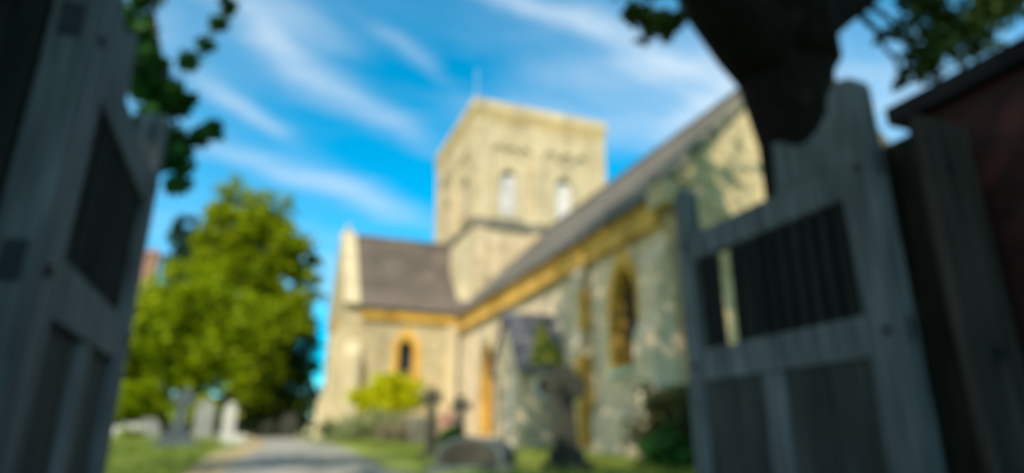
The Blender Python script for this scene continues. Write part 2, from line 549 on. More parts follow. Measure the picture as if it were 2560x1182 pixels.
def leaves(blobs, n, size, clump=40, spread=0.28, seed=0, flat=0.5, hollow=0.45, drop=None):
    """Leaf-sized faces gathered into clumps inside ellipsoid blobs [(centre, (rx, ry, rz))]."""
    r = np.random.default_rng(seed)
    vol = np.array([b[1][0] * b[1][1] * b[1][2] for b in blobs]) ** 0.8
    vol = vol / vol.sum()
    nc = max(1, n // clump)
    bi = r.choice(len(blobs), nc, p=vol)
    d = r.normal(size=(nc, 3))
    d /= np.linalg.norm(d, axis=1)[:, None]
    rad = hollow + (1.06 - hollow) * r.random(nc) ** 0.6
    cen = np.array([b[0] for b in blobs])[bi]
    ax = np.array([b[1] for b in blobs])[bi]
    cc = cen + d * ax * rad[:, None]
    sp = spread * (ax.mean(axis=1))
    P = np.repeat(cc, clump, axis=0) + r.normal(size=(nc * clump, 3)) * np.repeat(sp, clump)[:, None] * np.array([1, 1, 0.75]) * 0.55
    if drop is not None:
        P = P[drop(P)]
    m = len(P)
    nrm = r.normal(size=(m, 3)) + np.array([0, 0, flat])
    nrm /= np.linalg.norm(nrm, axis=1)[:, None]
    t = np.cross(nrm, r.normal(size=(m, 3)))
    t /= np.linalg.norm(t, axis=1)[:, None]
    b = np.cross(nrm, t)
    s = size * (0.6 + 0.8 * r.random(m))[:, None]
    L, Wd = t * s, b * s * 0.36
    v = np.stack([P - L * 0.5, P + Wd - L * 0.05 + nrm * s * 0.06, P + L * 0.55, P - Wd - L * 0.05 + nrm * s * 0.06], axis=1).reshape(-1, 3)
    return v


def leaf_object(name, v, mat, parent):
    o = ORG.get(parent.name, Vector()) if parent else Vector()
    v = v - np.array(o)
    m = len(v) // 4
    me = bpy.data.meshes.new(name)
    me.vertices.add(m * 4)
    me.vertices.foreach_set('co', v.astype(np.float32).ravel())
    me.loops.add(m * 4)
    me.loops.foreach_set('vertex_index', np.arange(m * 4, dtype=np.int32))
    me.polygons.add(m)
    me.polygons.foreach_set('loop_start', np.arange(0, m * 4, 4, dtype=np.int32))
    me.update(calc_edges=True)
    me.validate()
    me.materials.append(mat)
    ob = bpy.data.objects.new(name, me)
    COL.objects.link(ob)
    ob.parent = parent
    ORG[ob.name] = o
    return ob


# ------------------------------------------------------------------ ground and paths
def gz(y):
    t = min(max((y - 5.0) / 17.2, 0), 1)
    return 0.70 * t + max(0.0, min(y - 22.2, 60.0)) * 0.008


ys = [-600, -200, -60, -20] + [0.5 * i for i in range(-20, 80)] + [42, 46, 52, 60, 70, 82.2, 120, 300, 900]
xs = [-900, -300, -100, -40, -20, -10, -5, -2.5, 0, 2.5, 5, 10, 20, 40, 100, 300, 900]
g = MB()
g.add([(x, y, gz(y)) for y in ys for x in xs],
      [(j * len(xs) + i, j * len(xs) + i + 1, (j + 1) * len(xs) + i + 1, (j + 1) * len(xs) + i)
       for j in range(len(ys) - 1) for i in range(len(xs) - 1)])
tag(g.build('ground', M['turf']), kind='structure')


def strip(name, mat, prof, lift):
    """A sheet that follows the ground between left and right edges given at some y."""
    y0, y1 = prof[0][0], prof[-1][0]
    yy = [y for y in ys if y0 <= y <= y1]
    pv = [p[0] for p in prof]
    v = []
    for y in yy:
        v.append((float(np.interp(y, pv, [p[1] for p in prof])), y, gz(y) + lift))
        v.append((float(np.interp(y, pv, [p[2] for p in prof])), y, gz(y) + lift))
    return tag(MB().add(v, [(2 * i, 2 * i + 1, 2 * i + 3, 2 * i + 2) for i in range(len(yy) - 1)]).build(name, mat), kind='structure')


PATH = [(-20, -0.6, 2.25), (2.5, -0.45, 2.1), (7, -0.3, 1.9), (9, -0.24, 1.72), (12, -0.05, 1.9), (15, 0.26, 1.95), (18, 0.45, 1.85), (22, 0.15, 1.25), (28, -1.6, 0.2), (33, -3.5, -1.8)]
strip('path', M['tarmac'], PATH, 0.010)
strip('verge', M['gravel'], [(y, a - (0.22 if y < 9 else 0.55), a) for y, a, b in PATH[2:]], 0.006)

# grass on either side of the path (nobody could count it)
n = 30000
gy = 6.5 + 19 * rng.random(n) ** 1.3
gx = np.where(rng.random(n) < 0.6, -5.5 + 5.0 * rng.random(n), 2.3 + 4.2 * rng.random(n))
gx = np.where((gx > -0.6) & (gx < 2.3), -3.0, gx)
gzz = np.array([gz(y) for y in gy])
P = np.stack([gx, gy, gzz], axis=1)
h = 0.05 + 0.09 * rng.random(n)
lean = rng.normal(size=(n, 3)) * 0.04
ang = rng.random(n) * 6.283
wd = np.stack([np.cos(ang), np.sin(ang), np.zeros(n)], axis=1) * 0.008
top = P + lean
top[:, 2] = P[:, 2] + h
v = np.stack([P - wd, P + wd, top + wd * 0.3, top - wd * 0.3], axis=1).reshape(-1, 3)
go = leaf_object('grass', v, M['grass'], None)
tag(go, 'short green grass growing beside the grey churchyard path', 'grass', kind='stuff')

# ------------------------------------------------------------------ the church
CB = thing('church', (7.0, 16.0, 0.5), 'cream stone church with square tower, long tiled nave and side wing', 'church')
XN, YG, YT = 7.05, 9.4, 23.4      # nave side wall, gable wall, transept front
Z0 = 0.15


def mapX(u, v, w):
    return (w, u, v)


def window_set(par, mapf, cx, w, z0, zs, face, deep, sgn, frame_mat, pane_mat, fw_=0.16, k=1.0, sill_mat=None, sill_name='sill', pane='pane', lead=True):
    """Surround, pane, glazing bars and sill of one arched opening as sub-parts of its wall."""
    o = MB().slab(arch(cx, w + 2 * fw_, z0 - 0.02, zs, k=k), [arch(cx, w, z0, zs, k=k)], mapf, face + sgn * 0.035, face + sgn * 0.002).build('window_surround', frame_mat, par)
    MB().slab(arch(cx, w - 0.006, z0 + 0.003, zs - 0.002, k=k), [arch(cx, w - 0.10, z0 + 0.05, zs - 0.002, k=k)], mapf, face - sgn * 0.004, face - sgn * (deep - 0.004)).build('window_reveal', frame_mat, par)
    MB().slab(arch(cx, w - 0.004, z0 + 0.002, zs - 0.002, k=k), [], mapf, face - sgn * deep, face - sgn * (deep + 0.04)).build(pane, pane_mat, par)
    if sill_mat:
        MB().slab([(cx - w / 2 - 0.15, z0 - 0.16), (cx + w / 2 + 0.15, z0 - 0.16), (cx + w / 2 + 0.15, z0 - 0.025), (cx - w / 2 - 0.15, z0 - 0.025)], [], mapf, face + sgn * 0.10, face - sgn * 0.05).build(sill_name, sill_mat, par)
    return o


# --- nave side wall
zE = 5.35
winA = (11.5, 1.0, 2.0, 3.35)
door = (20.2, 1.5, 0.55, 2.55)
nw = MB().prism_x([(9.9, Z0), (YT, Z0), (YT, zE), (9.9, zE)], XN, XN + 0.5,
                  [arch(*winA), arch(*door)]).build('nave_wall', M['nave'], CB)
window_set(nw, mapX, *winA, XN, 0.32, -1, M['ochre'], M['glass'], 0.17, sill_mat=M['copper'])
MB().slab(arch(20.2, 1.5 + 0.36, 0.5, 2.55), [arch(*door)], mapX, XN - 0.04, XN - 0.003).build('door_surround', M['ashlar'], nw)
MB().slab(arch(20.2, 1.494, 0.553, 2.548), [arch(20.2, 1.36, 0.62, 2.548)], mapX, XN + 0.004, XN + 0.30).build('door_reveal', M['ochre'], nw)
dm = MB()
for i in range(6):
    a = 20.2 - 0.70 + i * 0.2335
    dm.box(XN + 0.33, XN + 0.40, a, a + 0.225, 0.5, 3.6)
dm.build('door', M['oakdoor'], nw)
MB().box(XN - 0.9, XN - 0.05, 19.2, 21.2, 0.3, 0.78).build('door_step', M['ashlar'], nw)
# plinth, buttresses
MB().prism_y([(XN - 0.12, Z0), (XN, Z0), (XN, 1.15), (XN - 0.03, 1.15), (XN - 0.12, 1.05)], 10.3, 12.97).build('plinth', M['nave'], nw)


def buttress_x(par, y0, y1, xw, d, z_low, z_top, mat, quoin=None):
    b = MB().prism_x([], 0, 0) if False else MB()
    b.prism_y([(xw, Z0), (xw - d, Z0), (xw - d, z_low), (xw - d * 0.68, z_low + 0.35), (xw - d * 0.68, z_top - 0.5), (xw, z_top)], y0, y1)
    o = b.build('buttress', mat, par, bevel=0.015)
    if quoin:
        q = MB()
        z = Z0 + 0.3
        k = 0
        while z + 0.32 < z_low:
            wq = 0.32 if k % 2 else 0.28
            q.box(xw - d - 0.02, xw - d + wq, y0 - 0.02, y0 + 0.14, z, z + 0.32)
            z += 0.325
            k += 1
        q.build('quoins', quoin, par)
        q = MB()
        z = z_low + 0.36
        while z + 0.32 < z_top - 0.5:
            wq = 0.22 if k % 2 else 0.19
            q.box(xw - d * 0.68 - 0.02, xw - d * 0.68 + wq, y0 - 0.02, y0 + 0.14, z, z + 0.32)
            z += 0.325
            k += 1
        q.build('quoins', quoin, par)
    return o


buttress_x(nw, 13.0, 13.7, XN, 0.34, 2.6, 4.75, M['nave'], M['ochre'])
MB().box(XN - 0.05, XN - 0.003, 13.0, 13.34, 4.30, 4.535).build('quoins', M['ochre'], nw)
buttress_x(nw, 9.65, 10.3, XN, 0.60, 2.4, 4.25, M['nave'])
# corbel table, gutter and downpipe
c = MB().box(XN - 0.13, XN - 0.002, 9.95, YT - 0.02, 4.66, 5.20)
y = 10.0
while y < 23.2:
    c.box(XN - 0.17, XN - 0.1305, y, y + 0.18, 4.90, 5.10)
    y += 0.42
c.build('corbel_table', M['ochre'], nw)
MB().box(XN - 0.17, XN - 0.003, 9.95, YT - 0.02, 4.54, 4.655).build('string_course', M['ochre'], nw)
MB().tube([(XN - 0.10, 23.28, 5.1), (XN - 0.10, 23.28, 0.6)], [0.05, 0.05], 10).build('downpipe', M['lead'], nw)

# --- nave gable wall facing the gate
xa, xb, xr = 7.05, 14.55, 10.8
zR = 9.04
gw = MB().prism_y([(xa, Z0), (xb, Z0), (xb, zE), (xr, zR + 0.12), (xa, zE)], YG, YG + 0.5,
                  [arch(9.7, 0.6, 2.6, 4.9), arch(11.9, 0.6, 2.6, 4.9)]).build('gable_wall', M['rubble'], CB)
for cx in (9.7, 11.9):
    window_set(gw, lambda u, v, w: (u, w, v), cx, 0.6, 2.6, 4.9, YG, 0.3, -1, M['ochre'], M['glass'], 0.14, sill_mat=M['ashlar'])


def raking(x0, z0, x1, z1, t, ext=0.0):
    L = math.hypot(x1 - x0, z1 - z0)
    nx, nz = -(z1 - z0) / L * t, (x1 - x0) / L * t
    if nz < 0:
        nx, nz = -nx, -nz
    return [(x0, z0), (x1, z1), (x1 + nx, z1 + nz), (x0 + nx, z0 + nz)]


MB().prism_y(raking(xa - 0.12, zE - 0.08, xr, zR + 0.135, 0.18), YG - 0.08, YG + 0.46).prism_y(raking(xb + 0.12, zE - 0.08, xr, zR + 0.135, 0.18), YG - 0.08, YG + 0.46).build('gable_coping', M['grave'], gw)
MB().box(xa - 0.30, xa - 0.005, YG - 0.06, YG + 0.56, 4.80, 5.28).build('kneeler', M['ashlar'], gw, bevel=0.03)
for (y0, y1) in ((9.9, 9.9),):
    pass


# --- nave roof (two slopes with tile courses) and gutter
def roof_slope_x(xe, ze, xr_, zr_, y0, y1, th=0.14, courses=16):
    """Roof slope running along Y as overlapping tile courses."""
    b = MB()
    for i in range(courses):
        t0, t1 = i / courses, (i + 1) / courses
        x0, z0 = xe + (xr_ - xe) * t0, ze + (zr_ - ze) * t0
        x1, z1 = xe + (xr_ - xe) * t1, ze + (zr_ - ze) * t1
        b.prism_y([(x0, z0 - th), (x1, z1 - th), (x1, z1), (x0, z0 + 0.028)], y0, y1)
    return b


sl = (zR - zE) / (xr - xa)
nr = roof_slope_x(xa - 0.19, zE - 0.19 * sl + 0.12, xr, zR + 0.12, YG + 0.47, 23.79).build('nave_roof', M['slab'], CB)
b2 = roof_slope_x(xb + 0.19, zE - 0.19 * sl + 0.12, xr, zR + 0.12, YG + 0.47, 23.79)
b2.build('nave_roof', M['slab'], CB)
MB().tube([(xr, YG + 0.5, zR + 0.10), (xr, 23.78, zR + 0.10)], [0.12, 0.12], 8).build('ridge_tile', M['tile'], nr)
gm = MB()
gm.prism_y([(xa - 0.30, zE - 0.24), (xa - 0.21, zE - 0.27), (xa - 0.195, zE - 0.25), (xa - 0.275, zE - 0.20), (xa - 0.275, zE - 0.15), (xa - 0.30, zE - 0.15)], YG + 0.5, 23.3)
gm.build('gutter', M['lead'], nr)
MB().box(14.05, 14.55, 9.9, 30.2, Z0, zE).build('nave_wall', M['nave'], CB)

# --- transept
tx0 = 2.7
tw_win = (5.02, 0.66, 2.6, 3.72)
zTE = 5.45
tw = MB().prism_y([(tx0, Z0), (7.6, Z0), (7.6, zTE), (tx0, zTE)], YT, YT + 0.5, [arch(*tw_win)]).build('transept_wall', M['rubble'], CB)
mapY = lambda u, v, w: (u, w, v)
window_set(tw, mapY, *tw_win, YT, 0.3, -1, M['ochre'], M['glass'], 0.2, sill_mat=M['ashlar'])
ty0, ty1, tyr, zTR = YT, 28.9, 26.15, 8.68
gt = MB().prism_x([(23.9, Z0), (28.4, Z0), (28.4, zTE), (28.95, zTE), (tyr, zTR + 0.14), (23.35, zTE), (23.9, zTE)], tx0, tx0 + 0.5,
                  [arch(tyr, 1.0, 2.4, 4.2)]).build('transept_gable', M['rubble'], CB)
window_set(gt, mapX, tyr, 1.0, 2.4, 4.2, tx0, 0.3, -1, M['ochre'], M['glass'], 0.2, sill_mat=M['ashlar'])
cp = MB()
for ye in (23.22, 29.08):
    p = raking(ye, zTE - 0.16, tyr, zTR + 0.15, 0.10)
    cp.prism_x(p, tx0 - 0.07, tx0 + 0.50)
cp.build('gable_coping', M['ashlar'], gt)
MB().box(tx0 + 0.06, tx0 + 0.34, tyr - 0.15, tyr + 0.15, zTR + 0.22, zTR + 0.34).lathe((tx0 + 0.2, tyr, zTR + 0.34), [(0.10, 0.0), (0.06, 0.05), (0.11, 0.14), (0.06, 0.24), (0.01, 0.28)], 12).build('finial', M['ashlar'], gt)
MB().box(tx0, 7.6, 28.4, 28.9, Z0, zTE).build('transept_wall', M['rubble'], CB)
# transept buttresses at the corner nearest the path
MB().prism_y([(tx0, Z0), (tx0 - 0.70, Z0), (tx0 - 0.62, 1.9), (tx0 - 0.42, 2.3), (tx0 - 0.38, 4.1), (tx0, 4.7)], YT + 0.06, YT + 0.75).build('buttress', M['ashlar'], tw, bevel=0.02)
MB().prism_x([(YT, Z0), (YT - 0.68, Z0), (YT - 0.64, 1.7), (YT - 0.42, 2.1), (YT - 0.40, 3.5), (YT, 4.05)], tx0 + 0.06, tx0 + 0.62).build('buttress', M['ashlar'], tw, bevel=0.02)
MB().prism_x([(YT, Z0), (YT - 0.12, Z0), (YT - 0.12, 1.3), (YT, 1.42)], tx0 + 0.64, 6.75).build('plinth', M['ashlar'], tw)
MB().box(6.55, 7.045, YT - 0.10, YT - 0.002, 1.43, 4.82).build('pilaster', M['ashlar'], tw)
c = MB().box(tx0 + 0.62, 6.88, YT - 0.13, YT - 0.003, 4.84, 5.26)
x = tx0 + 0.7
while x < 6.8:
    c.box(x, x + 0.18, YT - 0.16, YT - 0.1305, 4.92, 5.12)
    x += 0.42
c.build('corbel_table', M['ochre'], tw)
st = (zTR - zTE) / (tyr - YT)
# roof slopes along X
for (ye, nm) in ((YT - 0.17, 'a'), (ty1 + 0.17, 'b')):
    b = MB()
    ze = zTE - 0.17 * st + 0.13
    for i in range(14):
        t0, t1 = i / 14, (i + 1) / 14
        y0, z0 = ye + (tyr - ye) * t0, ze + (zTR + 0.13 - ze) * t0
        y1, z1 = ye + (tyr - ye) * t1, ze + (zTR + 0.13 - ze) * t1
        b.prism_x([(y0, z0 - 0.13), (y1, z1 - 0.13), (y1, z1), (y0, z0 + 0.028)], tx0 + 0.505, 7.9)
    tr = b.build('transept_roof', M['tile'], CB)
    if nm == 'a':
        MB().tube([(tx0 + 0.52, tyr, zTR + 0.12), (7.6, tyr, zTR + 0.12)], [0.12, 0.12], 8).build('ridge_tile', M['tile'], tr)
        MB().tube([(tx0 + 0.52, ye - 0.05, ze - 0.09), (6.9, ye - 0.05, ze - 0.09)], [0.06, 0.06], 8).build('gutter', M['lead'], tr)

# --- tower
X0, X1, Y0, Y1 = 7.6, 14.0, 23.8, 30.2
zS, zB, zT = 9.1, 9.4, 15.0
tl = MB().box(X0, X1, Y0, Y1, 3.0, zS).build('tower', M['tower'], CB)
s_ = MB()
for (e, z0, z1) in ((0.14, zS, zS + 0.14),):
    s_.box(X0 - e, X1 + e, Y0 - e, Y1 + e, z0, z1)
# sloped set-off above the string course
e = 0.14
v0 = [(X0 - e, Y0 - e), (X1 + e, Y0 - e), (X1 + e, Y1 + e), (X0 - e, Y1 + e)]
v1 = [(X0 + 0.1, Y0 + 0.1), (X1 - 0.1, Y0 + 0.1), (X1 - 0.1, Y1 - 0.1), (X0 + 0.1, Y1 - 0.1)]
s_.add([(a, b, zS + 0.142) for a, b in v0] + [(a, b, zB + 0.1) for a, b in v1], [(0, 1, 5, 4), (1, 2, 6, 5), (2, 3, 7, 6), (3, 0, 4, 7), (3, 2, 1, 0), (4, 5, 6, 7)])
s_.build('string_course', M['grave'], tl)
# belfry stage: four walls with arched openings
U0, U1, V0, V1 = X0 + 0.12, X1 - 0.12, Y0 + 0.12, Y1 - 0.12
zc = 14.25
opens_x = [9.2, 12.2 - 0.35]
opens_y = [25.4, 28.15]
OP = (0.84, 9.75, 11.35)
def op(c):
    return arch(c, *OP, k=0.35)
for (w0, w1) in ((V0, V0 + 0.5), (V1 - 0.5, V1)):
    bs = MB().prism_y([(U0, zB), (U1, zB), (U1, zc), (U0, zc)], w0, w1, [op(c) for c in opens_x]).build('belfry_wall', M['tower'], tl)
for (w0, w1) in ((U0, U0 + 0.5), (U1 - 0.5, U1)):
    MB().prism_x([(V0 + 0.5, zB), (V1 - 0.5, zB), (V1 - 0.5, zc), (V0 + 0.5, zc)], w0, w1, [op(c) for c in opens_y]).build('belfry_wall', M['tower'], tl)
# pilaster strips (corners and centre) on the front and the side, and arched heads of the panels
pf = 0.15
def strip_box(*a):
    MB().box(*a).build('pilaster', M['tower'], tl, bevel=0.02)
for (a, b) in ((X0 + 0.02, X0 + 0.82), (10.28, 10.84), (X1 - 0.82, X1 - 0.02)):
    strip_box(a, b, V0 - pf, V0 - 0.002, zB + 0.06, zc - 0.02)
    strip_box(a, b, V1 + 0.002, V1 + pf, zB + 0.06, zc - 0.02)
for (a, b) in ((Y0 + 0.122, Y0 + 0.82), (26.55, 27.1), (Y1 - 0.82, Y1 - 0.122)):
    strip_box(U0 - pf, U0 - 0.002, a, b, zB + 0.06, zc - 0.02)
    strip_box(U1 + 0.002, U1 + pf, a, b, zB + 0.06, zc - 0.02)
# panel heads: plate with two round-headed cut-outs
def heads(lo, hi):
    w = hi - lo
    pts = [(lo, zc - 0.03), (lo, 12.75)]
    nn = 3
    for i in range(nn):
        a = lo + w * i / nn
        cx = a + w / nn / 2
        r = w / nn / 2 - 0.07
        pts += [(cx - r, 12.75)]
        for k in range(1, 8):
            t = math.pi - math.pi * k / 8
            pts.append((cx + r * math.cos(t), 12.75 + r * math.sin(t)))
        pts += [(cx + r, 12.75)]
    pts += [(hi, 12.75), (hi, zc - 0.03)]
    return pts
for (lo, hi) in ((X0 + 0.825, 10.275), (10.845, X1 - 0.825)):
    MB().prism_y(heads(lo, hi), V0 - 0.12, V0 - 0.003).build('arcaded_band', M['tower'], tl)
for (lo, hi) in ((Y0 + 0.825, 26.545), (27.105, Y1 - 0.825)):
    MB().prism_x(heads(lo, hi), U0 - 0.12, U0 - 0.003).build('arcaded_band', M['tower'], tl)
for c in opens_x:
    MB().prism_y(arch(c, 0.84 + 0.36, 9.74, 11.35, k=0.35), V0 - 0.06, V0 - 0.003, [op(c)]).build('opening_surround', M['ashlar'], tl)
    MB().box(c - 0.7, c + 0.7, V0 - 0.11, V0 - 0.004, 9.58, 9.73).build('sill', M['ashlar'], tl)
    lv = MB()
    for i in range(15):
        z = 9.79 + i * 0.125
        hw = 0.41 if z < 11.25 else max(0.12, 0.41 * math.sqrt(max(0.05, 1 - ((z - 11.25) / 0.56) ** 2)))
        lv.prism_x([(V0 + 0.10, z), (V0 + 0.102, z - 0.02), (V0 + 0.17, z + 0.125), (V0 + 0.168, z + 0.145)], c - hw, c + hw)
    lv.build('louvre', M['louvre'], tl)
for c in opens_y:
    MB().prism_x(arch(c, 0.84 + 0.36, 9.74, 11.35, k=0.35), U0 - 0.06, U0 - 0.003, [op(c)]).build('opening_surround', M['ashlar'], tl)
    lv = MB()
    for i in range(13):
        z = 9.79 + i * 0.125
        lv.prism_y([(U0 + 0.10, z), (U0 + 0.102, z - 0.02), (U0 + 0.17, z + 0.125), (U0 + 0.168, z + 0.145)], c - 0.40, c + 0.40)
    lv.build('louvre', M['louvre'], tl)
# cornice with corbels, parapet
cn = MB().box(X0 - 0.05, X1 + 0.05, Y0 - 0.05, Y1 + 0.05, zc, zc + 0.28)
x = X0 + 0.05
while x < X1 - 0.2:
    cn.box(x, x + 0.2, Y0 - 0.047, Y0 + 0.1, zc - 0.25, zc - 0.003)
    x += 0.42
y = Y0 + 0.3
while y < Y1 - 0.2:
    cn.box(X0 - 0.047, X0 + 0.1, y, y + 0.2, zc - 0.25, zc - 0.003)
    y += 0.42
cn.build('cornice', M['towercornice'], tl)
MB().box(X0 - 0.09, X1 + 0.09, Y0 - 0.09, Y1 + 0.09, zc + 0.283, zT + 0.02).build('parapet', M['tower'], tl, bevel=0.03)
MB().tube([(7.75, 24.1, zT), (7.75, 24.1, zT + 1.7)], [0.018, 0.012], 8).build('lightning_rod', M['louvre'], tl)
# corner strip and turret below the string course
MB().prism_y([(X0, 5.0), (X0 - 0.62, 5.0), (X0 - 0.62, 8.3), (X0, 9.0)], Y0 - 0.16, Y0 + 1.0).build('corner_buttress', M['ashlar'], tl, bevel=0.02)
for (a, b) in ((10.2, 10.9), (X1 - 0.8, X1 - 0.05)):
    strip_box(a, b, Y0 - 0.10, Y0 - 0.003, 6.0, zS - 0.02)
strip_box(X0 + 0.01, X0 + 0.6, Y0 - 0.10, Y0 - 0.003, 5.0, zS - 0.02)

# --- the little gabled lobby on the nave wall, with its round window
px0, py0, py1, pyr = 5.75, 14.2, 15.8, 15.0
pz, pzr = 2.40, 3.62
lob = MB().prism_x([(py0 + 0.3, Z0), (py1, Z0), (py1, pz), (pyr, pzr - 0.1), (py0 + 0.3, pz + 0.3)], px0, px0 + 0.3)
lobby = lob.build('lobby_wall', M['nave'], CB)
fr = MB().prism_y([(px0, Z0), (XN - 0.003, Z0), (XN - 0.003, pz), (px0, pz)], py0, py0 + 0.298, [disc(6.42, 1.80, 0.22)]).build('lobby_wall', M['nave'], CB)
MB().prism_y(disc(6.42, 1.80, 0.34), py0 - 0.05, py0 - 0.003, [disc(6.42, 1.80, 0.22)]).build('round_window_surround', M['louvre'], fr)
MB().prism_y(disc(6.42, 1.80, 0.218), py0 + 0.12, py0 + 0.16).build('pane', M['glass'], fr)
mb = MB()
mb.box(6.40, 6.44, py0 + 0.09, py0 + 0.118, 1.59, 2.01).box(6.22, 6.399, py0 + 0.09, py0 + 0.118, 1.78, 1.82).box(6.441, 6.62, py0 + 0.09, py0 + 0.118, 1.78, 1.82)
mb.build('glazing_bar', M['lead'], fr)
lr = MB()
so = (pzr - pz) / (pyr - py0)
for i in range(7):
    ye, ze = py0 - 0.18, pz - 0.18 * so + 0.08
    t0, t1 = i / 7, (i + 1) / 7
    y0, z0 = ye + (pyr - ye) * t0, ze + (pzr + 0.08 - ze) * t0
    y1, z1 = ye + (pyr - ye) * t1, ze + (pzr + 0.08 - ze) * t1
    lr.prism_x([(y0, z0 - 0.1), (y1, z1 - 0.1), (y1, z1), (y0, z0 + 0.025)], px0 - 0.12, XN - 0.002)
    ye2 = 2 * pyr - ye
    lr.prism_x([(2 * pyr - y0, z0 - 0.1), (2 * pyr - y1, z1 - 0.1), (2 * pyr - y1, z1), (2 * pyr - y0, z0 + 0.025)], px0 - 0.12, XN - 0.002)
lro = lr.build('lobby_roof', M['slate'], CB)
# raised olive-yellow patch lying on the slates
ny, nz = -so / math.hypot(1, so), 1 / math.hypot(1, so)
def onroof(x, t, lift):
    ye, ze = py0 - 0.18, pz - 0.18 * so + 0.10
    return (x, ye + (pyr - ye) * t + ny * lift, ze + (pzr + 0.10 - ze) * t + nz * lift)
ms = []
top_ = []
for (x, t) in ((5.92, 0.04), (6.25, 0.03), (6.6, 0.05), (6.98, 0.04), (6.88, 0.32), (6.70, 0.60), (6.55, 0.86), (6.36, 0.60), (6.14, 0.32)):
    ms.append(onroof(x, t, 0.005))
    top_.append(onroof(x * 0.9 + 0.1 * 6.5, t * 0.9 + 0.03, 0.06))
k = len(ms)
MB().add(ms + top_, [tuple(range(k, 2 * k)), tuple(reversed(range(k)))] + [(i, (i + 1) % k, (i + 1) % k + k, i + k) for i in range(k)]).build('olive_yellow_patch', M['olive_yellow'], lro)
MB().box(px0 - 0.03, px0 + 0.0, 14.72, 14.80, 0.4, 2.3).build('pilaster', M['louvre'], lobby)

# ------------------------------------------------------------------ gate leaves
def gate_leaf(name_label, xin, xout, y0, y1, tall_w, free_w, zt, sgn):
    """One open leaf standing along Y: xin is its face towards the passage."""
    G = thing('wooden_gate', ((xin + xout) / 2, y0, 0.0), name_label, 'gate', 'pair of open timber gates')
    xa_, xb_ = min(xin, xout), max(xin, xout)
    def rnd(a, b, ztop):
        r = (b - a) / 2
        cy = (a + b) / 2
        return [(a, 0.06), (b, 0.06)] + [(cy + r * math.cos(t), ztop - r + r * math.sin(t)) for t in [math.pi * i / 10 for i in range(11)]]
    hs_ = MB().prism_x(rnd(y0, y0 + tall_w, zt), xa_, xb_).build('hinge_stile', M['oak'], G, bevel=0.008)
    cs_ = MB().prism_x(rnd(y1 - free_w, y1, zt - 0.06), xa_, xb_).build('closing_stile', M['oak'], G, bevel=0.008)
    a, b = y0 + tall_w + 0.002, y1 - free_w - 0.002
    m0, m1 = xa_ + 0.012, xb_ - 0.012
    for (z0, z1) in ((EYE + 0.97, EYE + 1.125), (EYE + 0.32, EYE + 0.485), (0.12, 0.30)):
        MB().box(m0, m1, a, b, z0, z1).build('rail', M['oak'], G, bevel=0.008)
    # swept shoulder above the top rail
    pts = [(a, EYE + 1.128), (a + 0.37, EYE + 1.128), (a + 0.35, EYE + 1.385), (a + 0.30, EYE + 1.365), (a + 0.23, EYE + 1.312), (a + 0.16, EYE + 1.295), (a + 0.09, EYE + 1.32), (a + 0.04, EYE + 1.36), (a, EYE + 1.40)]
    MB().prism_x(pts, m0 + 0.008, m1 - 0.008).build('swept_shoulder', M['oak'], G, bevel=0.006)
    nb = 12
    mid = (m0 + m1) / 2
    for i in range(nb):
        cy = a + (b - a) * (i + 0.62) / (nb + 0.24)
        if sgn > 0 and i == 9:
            continue               # one bar is missing
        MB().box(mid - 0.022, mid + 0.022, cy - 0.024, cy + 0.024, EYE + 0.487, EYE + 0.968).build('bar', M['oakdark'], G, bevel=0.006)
    # lower part: muntin and boards set back, with open joints
    mu = a + (b - a) * 0.53
    MB().box(m0 + 0.003, m1 - 0.003, mu - 0.06, mu + 0.06, 0.302, EYE + 0.318).build('muntin', M['oak'], G, bevel=0.006)
    for (p, q) in ((a, mu - 0.075), (mu + 0.062, b)):
        nbd = 2
        for i in range(nbd):
            s0 = p + (q - p) * i / nbd + 0.006
            s1 = p + (q - p) * (i + 1) / nbd - 0.006
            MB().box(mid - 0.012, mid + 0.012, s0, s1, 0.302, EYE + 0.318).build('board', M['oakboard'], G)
    # tenon ends showing on the hinge edge and pegs through the stiles
    for z in (EYE + 1.065, EYE + 0.41):
        MB().box(xa_ + 0.024, xb_ - 0.024, y0 - 0.006, y0 + 0.02, z - 0.05, z + 0.05).build('tenon_end', M['iron'], hs_, bevel=0.004)
        for yy_, own in ((y0 + tall_w * 0.42, hs_), (y1 - free_w * 0.5, cs_)):
            MB().tube([(xin - sgn * 0.012, yy_, z), (xin + sgn * 0.03, yy_, z)], [0.016, 0.016], 12).build('peg', M['iron'], own)
    # brace on the lower panel
    return G


gate_leaf('grey timber gate leaf standing open at the passage side nearest the tall leafy trees', -0.506, -0.605, 1.745, 3.06, 0.205, 0.15, EYE + 1.475, -1)
gate_leaf('blue-grey timber gate leaf standing open in front of the nave and black trunk', 2.16, 2.235, 1.63, 2.92, 0.16, 0.125, EYE + 1.475, 1)

